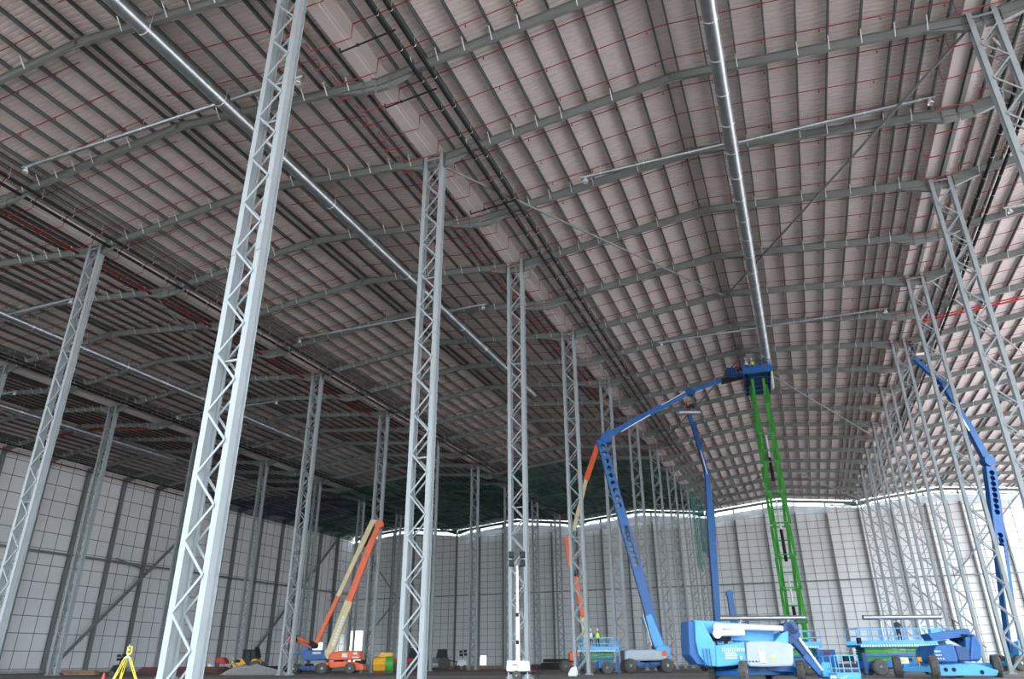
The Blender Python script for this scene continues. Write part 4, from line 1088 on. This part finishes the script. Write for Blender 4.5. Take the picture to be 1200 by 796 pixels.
# blue boom lift behind it
g = Rig('boom_lift', 362, 97, 'stowed blue boom lift behind the basket end of the orange boom lift', 'boom lift'); rt = g.root
lift_chassis(rt, 3.0, 2.3, .5, 0, 'blue')
P_ = lambda *uv: [(g.p(u, v).x, g.p(u, v).z) for u, v in uv]
rounded(None, P_((357, 766), (361, 762), (384, 762), (385, 774), (360, 774.5), (356, 771)), -1, 1, 'hood', 'blue', rt, .1)
beam(rt, g.p(362, 763.5), g.p(346, 765.5), .35, .4, 'stowed_boom', 'blue'); b = MB(); b.lathe([(.35, -.3), (.35, .3)], g.p(359, 762), 'y', 14); b.build('boom_knuckle', 'blue', rt)
b = MB(); b.box(g.p(371, 765.5, -1.02), (1.0, .02, .25)); b.build('white_decal', 'white', rt)

# orange boom lift behind the fourth column of the middle row
g = Rig('boom_lift', 678, 92, 'orange boom lift hidden behind the middle lattice column, orange arms rising beside it', 'boom lift'); rt = g.root
P_ = lambda *uv: [(g.p(u, v).x, g.p(u, v).z) for u, v in uv]
lift_chassis(rt, 3.2, 2.4, .6, 0, 'orange')
rounded(None, P_((666.5, 765), (671, 763.5), (686, 766), (686, 776), (667, 775)), -1, 1, 'hood', 'orange', rt, .1)
beam(rt, g.p(688, 766), g.p(682.5, 722), .6, .5, 'base_boom', 'cream'); beam(rt, g.p(683, 724), g.p(674.5, 676), .5, .5, 'extended_boom', 'orange')
beam(rt, g.p(668.5, 664), g.p(665, 634), .62, .5, 'fly_boom', 'orange', w1=.7); b = MB(); b.lathe([(.45, -.3), (.45, .3)], g.p(665, 633), 'y', 14); b.build('boom_tip', 'orange', rt)
beam(rt, g.p(668.3, 660), g.p(674.8, 678), .35, .35, 'link', 'black'); b = MB(); b.tube([g.p(665.5, 632), g.p(667.5, 627), g.p(672, 622)], .2, 8); b.build('hose_carrier', 'black', rt)
beam(rt, g.p(672, 622), g.p(687, 562), .5, .45, 'secondary_boom', 'cream'); beam(rt, g.p(686.7, 563), g.p(701.5, 519), .7, .5, 'upper_boom', 'orange', w1=.62)

# ================================================================== light tower on a white trailer
g = Rig('light_tower', 607, 50, 'white box light tower with raised mast and four lamps, before the third middle column', 'light tower'); rt = g.root
b = MB(); b.prism([(-.66, .5), (.66, .5), (.74, .56), (.72, 1.1), (-.70, 1.14), (-.74, .56)], -.5, .5); b.build('canopy', 'white', rt, bevel=.05)
b = MB(); b.bb(-.7, .7, -.42, .42, .34, .5); b.bar((.7, 0, .4), (1.6, 0, .38), .08, .08); b.bb(1.2, 1.28, -.05, .05, 0, .75); b.build('trailer_frame', 'black', rt)
for sy in (-1, 1): wheel(rt, (-.1, sy * .58, .28), .28, .16, 0, 'galv', False)
for sx in (-1, 1): rod(rt, (sx * .6, -.42, 0), (sx * .6, -.42, .45), .04, 'jack_leg', 'galv')
zt = g.p(607, 663).z
rod(rt, (0, 0, 1.1), (0, 0, 3.9), .14, 'mast', 'white', 12); rod(rt, (0, 0, 3.8), (0, 0, zt), .09, 'mast', 'white', 12)
b = MB()
for z in (2.2, 3.85): b.box((-.02, -.1, z), (.2, .1, .22))
b.build('mast_clamp', 'black', rt)
rod(rt, (-.5, 0, zt + .1), (.5, 0, zt + .1), .04, 'lamp_bar', 'galv')
for sx in (-1, 1):
    for k in (0, 1):
        z = g.p(603, 650.5 if k else 660.5).z
        b = MB(); b.bar((sx * .38, 0, z - .19), (sx * .38, -.12, z + .19), .34, .26, (0, -1, 0)); o = b.build('lamp', 'black', rt)
        f = MB(); f.bb(sx * .38 - .13, sx * .38 + .13, -.24, -.22, z - .15, z + .15); f.build('lamp_glass', 'glass', o)
b = MB(); b.bb(-.35, -.05, -.52, -.5, .86, .92); b.build('red_lettering', 'red_br', rt)

# ================================================================== backhoe loader, gravel, people at left
g = Rig('backhoe_loader', 291, 100, 'yellow backhoe loader with dark cab standing behind the gravel heap', 'digger'); rt = g.root
P_ = lambda *uv: [(g.p(u, v).x, g.p(u, v).z) for u, v in uv]
rounded(None, P_((277, 776), (278.5, 774), (285, 771.5), (292, 771.5), (292.5, 779), (280, 781), (277, 780)), -.5, .5, 'bonnet', 'digger', rt, .12)
rounded(None, P_((296.5, 776), (299, 772.5), (303.5, 772.3), (305, 776), (303, 780), (296, 781)), -.95, .95, 'rear_fender', 'digger', rt, .1)
b = MB(); b.prism(P_((286, 772), (287.5, 762.3), (301, 762.3), (302, 772.5), (297, 779), (291, 779)), -.72, .72); b.build('cab_glass', 'glass', rt)
b = MB()
for u, v0, u2 in ((286, 772, 287.6), (293, 773, 293.3), (302, 773, 301)):
    for y in (-.75, .75): b.bar(g.p(u, v0, y), g.p(u2, 762.3, y), .09, .09)
b.prism(P_((286.5, 762.8), (288, 761.6), (301, 761.6), (302, 762.8)), -.85, .85); b.build('cab_frame', 'black', rt)
for (u, r_, hub) in ((290, .5, 'digger'), (301.5, .72, 'digger')):
    for sy in (-1, 1): wheel(rt, (g.p(u, 780).x, sy * .95, r_), r_, .42, 0, hub)
b = MB(); b.prism(P_((277.5, 773.5), (283.5, 773.5), (283, 776.5), (278, 777)), -.53, -.5); b.build('grille', 'black', rt)
b = MB(); b.prism(P_((275.5, 777), (278, 778), (281, 782), (276.5, 782.4)), -1.1, 1.1); b.build('front_bucket', 'digger', rt)
b = MB(); b.bar(g.p(302.5, 776), g.p(303.5, 762), .28, .28); b.bar(g.p(303.8, 760), g.p(299, 760.5), .25, .3); b.bar(g.p(303.5, 761), g.p(305, 771), .2, .2); b.build('backhoe_arm', 'black', rt)
q = ground(300, 88)
b = MB(); n = 44; m_ = 12; vs = []
for i in range(m_ + 1):
    t = i / m_
    for j in range(n):
        a = 2 * pi * j / n; R_ = (3.9 + .5 * sin(3 * a) + .3 * sin(7 * a)) * t
        h = 1.05 * (1 - t) ** 1.1 + .4 * max(0, 1 - ((R_ * cos(a) + 2.3) ** 2 + (R_ * sin(a)) ** 2) / 2.4)
        vs.append((R_ * cos(a), R_ * sin(a) * .7, max(0, h + random.uniform(-.05, .05) * (1 - t)) if i < m_ else -.02))
b.add(vs, [(i * n + j, i * n + (j + 1) % n, (i + 1) * n + (j + 1) % n, (i + 1) * n + j) for i in range(m_) for j in range(n)])
o = b.build('gravel_heap', 'gravel'); o.location = q; o.rotation_euler.z = radians(21); tag(o, 'low grey gravel heap on the ground in front of the yellow backhoe', 'gravel heap', kind='stuff')
stand_at(271.5, 108, 0, radians(60), 'lean', 'hivis', 'white', 'person in a yellow vest standing left of the backhoe loader')
stand_at(280, 112, 0, radians(20), 'stand', 'hivis_o', 'hivis_o', 'person in an orange vest behind the bonnet of the backhoe loader')
g = Rig('concrete_mixer', 261, 110, 'dark red machine with a hooded body by the left wall', 'machine'); rt = g.root
P_ = lambda *uv: [(g.p(u, v).x, g.p(u, v).z) for u, v in uv]
rounded(None, P_((253.5, 776), (256, 771.5), (263, 770.5), (266, 774), (267, 778), (254.5, 777.5)), -.8, .8, 'body', 'red_br', rt, .12)
for sy in (-1, 1):
    for u in (257, 264.5): wheel(rt, (g.p(u, 780).x, sy * .75, .35), .35, .22, 0, 'rust', False)
b = MB(); b.bb(-1.4, 1.5, -.6, .6, .35, .62); b.build('frame', 'rust', rt)

# ================================================================== yellow tripod, cone, generators, drum
g = Rig('survey_tripod', 149, 30, 'yellow surveying tripod carrying an instrument at lower left', 'tripod'); rt = g.root
ht = g.p(149, 771).z
for (u, bb_) in ((126.5, -.5), (139, .15), (165.5, -.35)):
    f = g.p(u, 800, bb_); f.z = 0; f.x *= 1.08
    top = V((g.p(149.5, 771).x + (f.x) * .12, bb_ * .15, ht))
    dirx = V((.035, 0, 0))
    b = MB(); mid_ = top.lerp(f, .62)
    b.tube([top - dirx, mid_ - dirx], .016, 8); b.tube([top + dirx, mid_ + dirx], .016, 8); b.tube([top.lerp(f, .4), f + V((0, 0, .06))], .02, 8); b.tube([f + V((0, 0, .07)), f], .018, 8, r1=.004)
    b.box(mid_, (.12, .05, .06)); lg = b.build('leg', 'yellow', rt)
b = MB(); b.lathe([(.10, -.02), (.11, .03), (.05, .06), (.05, .1)], (g.p(149.8, 771).x, 0, ht), n=16); b.build('head_plate', 'grey_hood', rt)
I = thing('survey_instrument', (0, 0, 0), 'small yellow surveying instrument mounted on the tripod', 'instrument')
qx = g.p(150.5, 771).x; I.location = (g.g.x + qx * CA, g.g.y + qx * SA, ht + .1); I.rotation_euler.z = radians(25)
b = MB(); b.bb(-.075, .075, -.06, .06, .0, .07)
for s_ in (-1, 1): b.bb(s_ * .075 - .018, s_ * .075 + .018, -.05, .05, .05, .27)
b.bb(-.09, .09, -.04, .04, .27, .30); b.build('housing', 'yellow', I, bevel=.01)
b = MB(); b.lathe([(.038, -.11), (.045, -.02), (.045, .06), (.035, .11)], (0, 0, .17), 'y', 14); b.build('telescope', 'grey_hood', I)
b = MB(); b.tube([(-.05, 0, .3), (-.05, 0, .38)], .01, 6); b.build('antenna', 'white', I)
def cone(u, F, lab):
    q = ground(u, F); t = thing('traffic_cone', q, lab, 'traffic cone')
    b = MB(); b.lathe([(.16, .03), (.115, .26)], (0, 0, 0), n=20); b.lathe([(.085, .44), (.035, .72), (.03, .75), (.001, .75)], (0, 0, 0), n=20); b.bb(-.2, .2, -.2, .2, 0, .035); b.build('cone_body', 'red_br', t)
    b = MB(); b.lathe([(.116, .26), (.085, .44)], (0, 0, 0), n=20); b.build('white_band', 'white', t)
cone(123.5, 32, 'red and white traffic cone left of the yellow tripod')
def small_gen(u, F, lab, s_=1.0, mcol='white'):
    g = Rig('generator', u, F, lab, 'generator'); rt = g.root
    b = MB(); b.prism([(-.7 * s_, .4 * s_), (.6 * s_, .4 * s_), (.7 * s_, .9 * s_), (.2 * s_, 1.25 * s_), (-.5 * s_, 1.15 * s_)], -.4 * s_, .4 * s_); b.build('housing', mcol, rt, bevel=.05)
    for sx in (-.45, .45):
        for sy in (-1, 1): wheel(rt, (sx * s_, sy * .45 * s_, .28 * s_), .28 * s_, .15, 0, 'rust', False)
    b = MB(); b.bar((.1 * s_, 0, 1.1 * s_), (.15 * s_, 0, 2.1 * s_), .1, .1)
    b.build('mast', 'black', rt)
    for k, (x, z) in enumerate(((-.15, 2.2), (.45, 2.25), (-.12, 1.8), (.5, 1.85))):
        b = MB(); b.box((x * s_, -.05, z * s_), (.4 * s_, .25, .3 * s_)); b.build('lamp', 'black', rt, bevel=.03)
    b = MB(); b.bar((-.9 * s_, 0, .15), (-.5 * s_, 0, 1.0 * s_), .12, .3); b.bar((.7 * s_, 0, .4 * s_), (1.2 * s_, 0, .9 * s_), .08, .08); b.build('tow_bar', 'black', rt)
small_gen(138.5, 85, 'small black and white lamp trailer behind the yellow tripod', .9, 'black')
small_gen(541, 132, 'white and red lamp trailer near the back wall between the second and third columns', 1.25)
g = Rig('mixer_drum', 449, 91, 'yellow drum with a green end lying right of the orange boom lift', 'drum'); rt = g.root
b = MB(); b.lathe([(.75, -1.1), (.92, -1.0), (.92, .35)], (0, 0, .93), 'x', 8, False); b.build('drum_body', 'digger', rt)
b = MB(); b.lathe([(.92, .35), (.92, .95), (.6, 1.15), (.001, 1.2)], (0, 0, .93), 'x', 24); b.build('drum_end', 'green', rt)
b = MB(); b.prism([(-.6, 1.75), (1.0, 1.75), (1.1, 2.15), (-.3, 2.2)], -.3, .6); b.build('hopper', 'digger', rt)
b = MB(); b.bb(-1.0, 1.0, -.6, .6, 0, .15); b.build('skid', 'rust', rt)
# dark tractor and fork machine near the back wall
def tractor(u, F, lab, body, s_=1.0, cab=True):
    g = Rig('tractor', u, F, lab, 'tractor'); rt = g.root
    b = MB(); b.prism([(-2.4 * s_, .9 * s_), (.6 * s_, .9 * s_), (.6 * s_, 1.7 * s_), (-1.9 * s_, 1.6 * s_), (-2.4 * s_, 1.3 * s_)], -.45, .45); b.build('bonnet', body, rt, bevel=.08)
    if cab:
        b = MB(); b.prism([(-.3 * s_, 1.6 * s_), (0, 2.75 * s_), (1.3 * s_, 2.75 * s_), (1.5 * s_, 1.5 * s_)], -.7, .7); b.build('cab', 'glass', rt, bevel=.04)
        b = MB(); b.bb(-.1 * s_, 1.4 * s_, -.78, .78, 2.72 * s_, 2.85 * s_); b.build('roof', 'black', rt)
        b = MB(); b.lathe([(.08, 0), (.08, .16)], (.9 * s_, 0, 2.85 * s_), n=10); b.build('beacon', 'hivis_o', rt)
    for sy in (-1, 1):
        wheel(rt, (1.0 * s_, sy * .85, .85 * s_), .85 * s_, .45, 0, 'rust'); wheel(rt, (-1.7 * s_, sy * .85, .55 * s_), .55 * s_, .35, 0, 'rust')
    b = MB(); b.bar((1.6 * s_, 0, 1.3 * s_), (3.0 * s_, 0, 1.0 * s_), .6, .15); b.build('rear_hitch', 'black', rt)
    return g
tractor(513, 140, 'dark tractor parked near the back wall left of the third column', 'post', 1.15)
tractor(481, 120, 'red and black machine partly hidden behind the second column', 'red_br', 1.1)
# beams, boards and pallets stacked along the walls
def stack(u, F, L, H, Wd, m, lab, n=4, rz=21.011, name='steel_stack', cat='stacked beams'):
    q = ground(u, F); b = MB()
    for i in range(n):
        z = H * i / n
        for j in range(3): b.ibeam((-L / 2 + random.uniform(-.3, .3), -Wd / 2 + Wd * (j + .5) / 3, z + H / n / 2), (L / 2 + random.uniform(-.3, .3), -Wd / 2 + Wd * (j + .5) / 3, z + H / n / 2), Wd / 3.6, H / n * .92)
    o = b.build(name, m); o.location = q; o.rotation_euler.z = radians(rz); tag(o, lab, cat)
stack(643, 122, 8.5, .75, 2.0, 'rust', 'low stack of dark red steel beams left of the orange machine')
stack(655, 118, 5.0, 1.5, 1.2, 'black', 'dark stack of steel sections beside the orange machine', 3)
stack(215, 104, 11, .8, 1.4, 'rust', 'dark red steel stack on the floor by the left wall')
stack(96, 96, 4, .5, 1.2, 'timber', 'small brown timber stack by the left wall', 2)
stack(430, 128, 14, .9, 1.4, 'post', 'dark stack of sections behind the orange boom lift')
stack(320, 118, 10, .8, 1.4, 'black', 'long black stack right of the yellow backhoe')
stack(575, 142, 16, .5, 2.0, 'timber', 'pale timber and scrap strewn before the back wall', 2)
stack(1000, 120, 26, .5, 1.5, 'rust', 'long low reddish stack behind the scissor lifts', 2)
for i, (u, F, lab) in enumerate(((245.5, 106, 'upright white drum by the left wall, the tallest of three'), (248.6, 106, 'middle one of three small white drums by the left wall'), (251.6, 106, 'right one of three small white drums by the left wall'))):
    b = MB(); h = 1.15 - .25 * i; b.lathe([(.26, 0), (.28, .03), (.28, h * .5), (.29, h * .52), (.28, h * .54), (.28, h - .04), (.25, h)], (0, 0, 0), n=16); b.lathe([(.05, h), (.05, h + .04)], (.12, 0, 0), n=8)
    o = b.build('drum', 'white'); o.location = ground(u, F); tag(o, lab, 'drum')
b = MB(); b.prism([(-.3, 0), (.3, 0), (.38, .28), (.25, .75), (-.1, .6), (-.36, .18)], -.2, .2)
o = b.build('sack', 'white', None, .06); o.location = ground(671, 62); tag(o, 'white bag leaning at the foot of the fourth middle column', 'bag')
b = MB(); b.bb(-.5, .5, -.4, .4, .0, .15); b.bb(-.45, .45, -.35, .35, .15, .7); o = b.build('crate', 'timber'); o.location = ground(230, 104); tag(o, 'brown crate beside the white drums at the left wall', 'crate')

GR = {'lattice_column': 'lattice columns standing in rows', 'roof_frame': 'rafter frames carrying the roof', 'purlin': 'purlins under the roof sheets', 'sprinkler_pipe': 'sprinkler pipes under the roof',
      'wall_post': 'posts along the outer walls', 'drainage_pipe': 'black pipes hung under the roof', 'valley_gutter': 'gutters over the column rows', 'boom_lift': 'boom lifts on the floor', 'scissor_lift': 'scissor lifts on the floor',
      'ventilation_duct': 'large ducts under the roof', 'branch_duct': 'branch ducts under the roof', 'roof_brace': 'round braces under the roof', 'diagonal_brace': 'braces on the outer walls', 'plastic_film': 'films along the wall top',
      'person': 'workers on the site', 'pipe_stand': 'stands on the scissor lifts', 'duct_section': 'loose duct lengths on the lifts', 'safety_net': 'nets under the roof', 'drum': 'white drums by the left wall', 'steel_stack': 'stacks along the walls'}
for o in SC.objects:
    if o.parent is None and 'label' in o.keys() and o.name.split('.')[0] in GR and 'group' not in o.keys():
        o['group'] = GR[o.name.split('.')[0]]

# ------------------------------------------------------------------ camera, light, view
cam = bpy.data.cameras.new('camera'); co = bpy.data.objects.new('camera', cam); COL.objects.link(co)
cam.sensor_width = 36; cam.lens = 840.09 / 1200 * 36; cam.clip_end = 2000
co.location = (0, 0, 1.016)
R = Matrix.Rotation(radians(21.011), 4, 'Z') @ Matrix.Rotation(radians(90 + 24.269), 4, 'X') @ Matrix.Rotation(radians(-0.424), 4, 'Z')
co.rotation_euler = R.to_euler()
SC.camera = co
w = bpy.data.worlds.new('world'); SC.world = w; w.use_nodes = True
nt = w.node_tree; n = nt.nodes; l = nt.links
bg = n['Background']; bg.inputs['Strength'].default_value = 1.0
tc = n.new('ShaderNodeTexCoord'); sp = n.new('ShaderNodeSeparateXYZ'); l.new(tc.outputs['Generated'], sp.inputs[0])
cr = n.new('ShaderNodeValToRGB'); e = cr.color_ramp.elements
e[0].position = 0.0; e[0].color = (0.70, 0.80, 0.88, 1); e[1].position = 1.0; e[1].color = (1.9, 2.15, 2.42, 1)
m4 = n.new('ShaderNodeMixRGB')
l.new(sp.outputs['Z'], cr.inputs['Fac']); n.remove(m4); l.new(cr.outputs[0], bg.inputs['Color']); bg.inputs['Strength'].default_value = 1.0
SC.view_settings.view_transform = 'Standard'; SC.view_settings.look = 'None'; SC.view_settings.gamma = 1; SC.view_settings.use_curve_mapping = False
SC.view_settings.exposure = 2.4
SC.cycles.max_bounces = 8; SC.cycles.diffuse_bounces = 5; SC.cycles.glossy_bounces = 4; SC.cycles.transparent_max_bounces = 12
SC.cycles.use_denoising = True; SC.cycles.caustics_reflective = False; SC.cycles.caustics_refractive = False
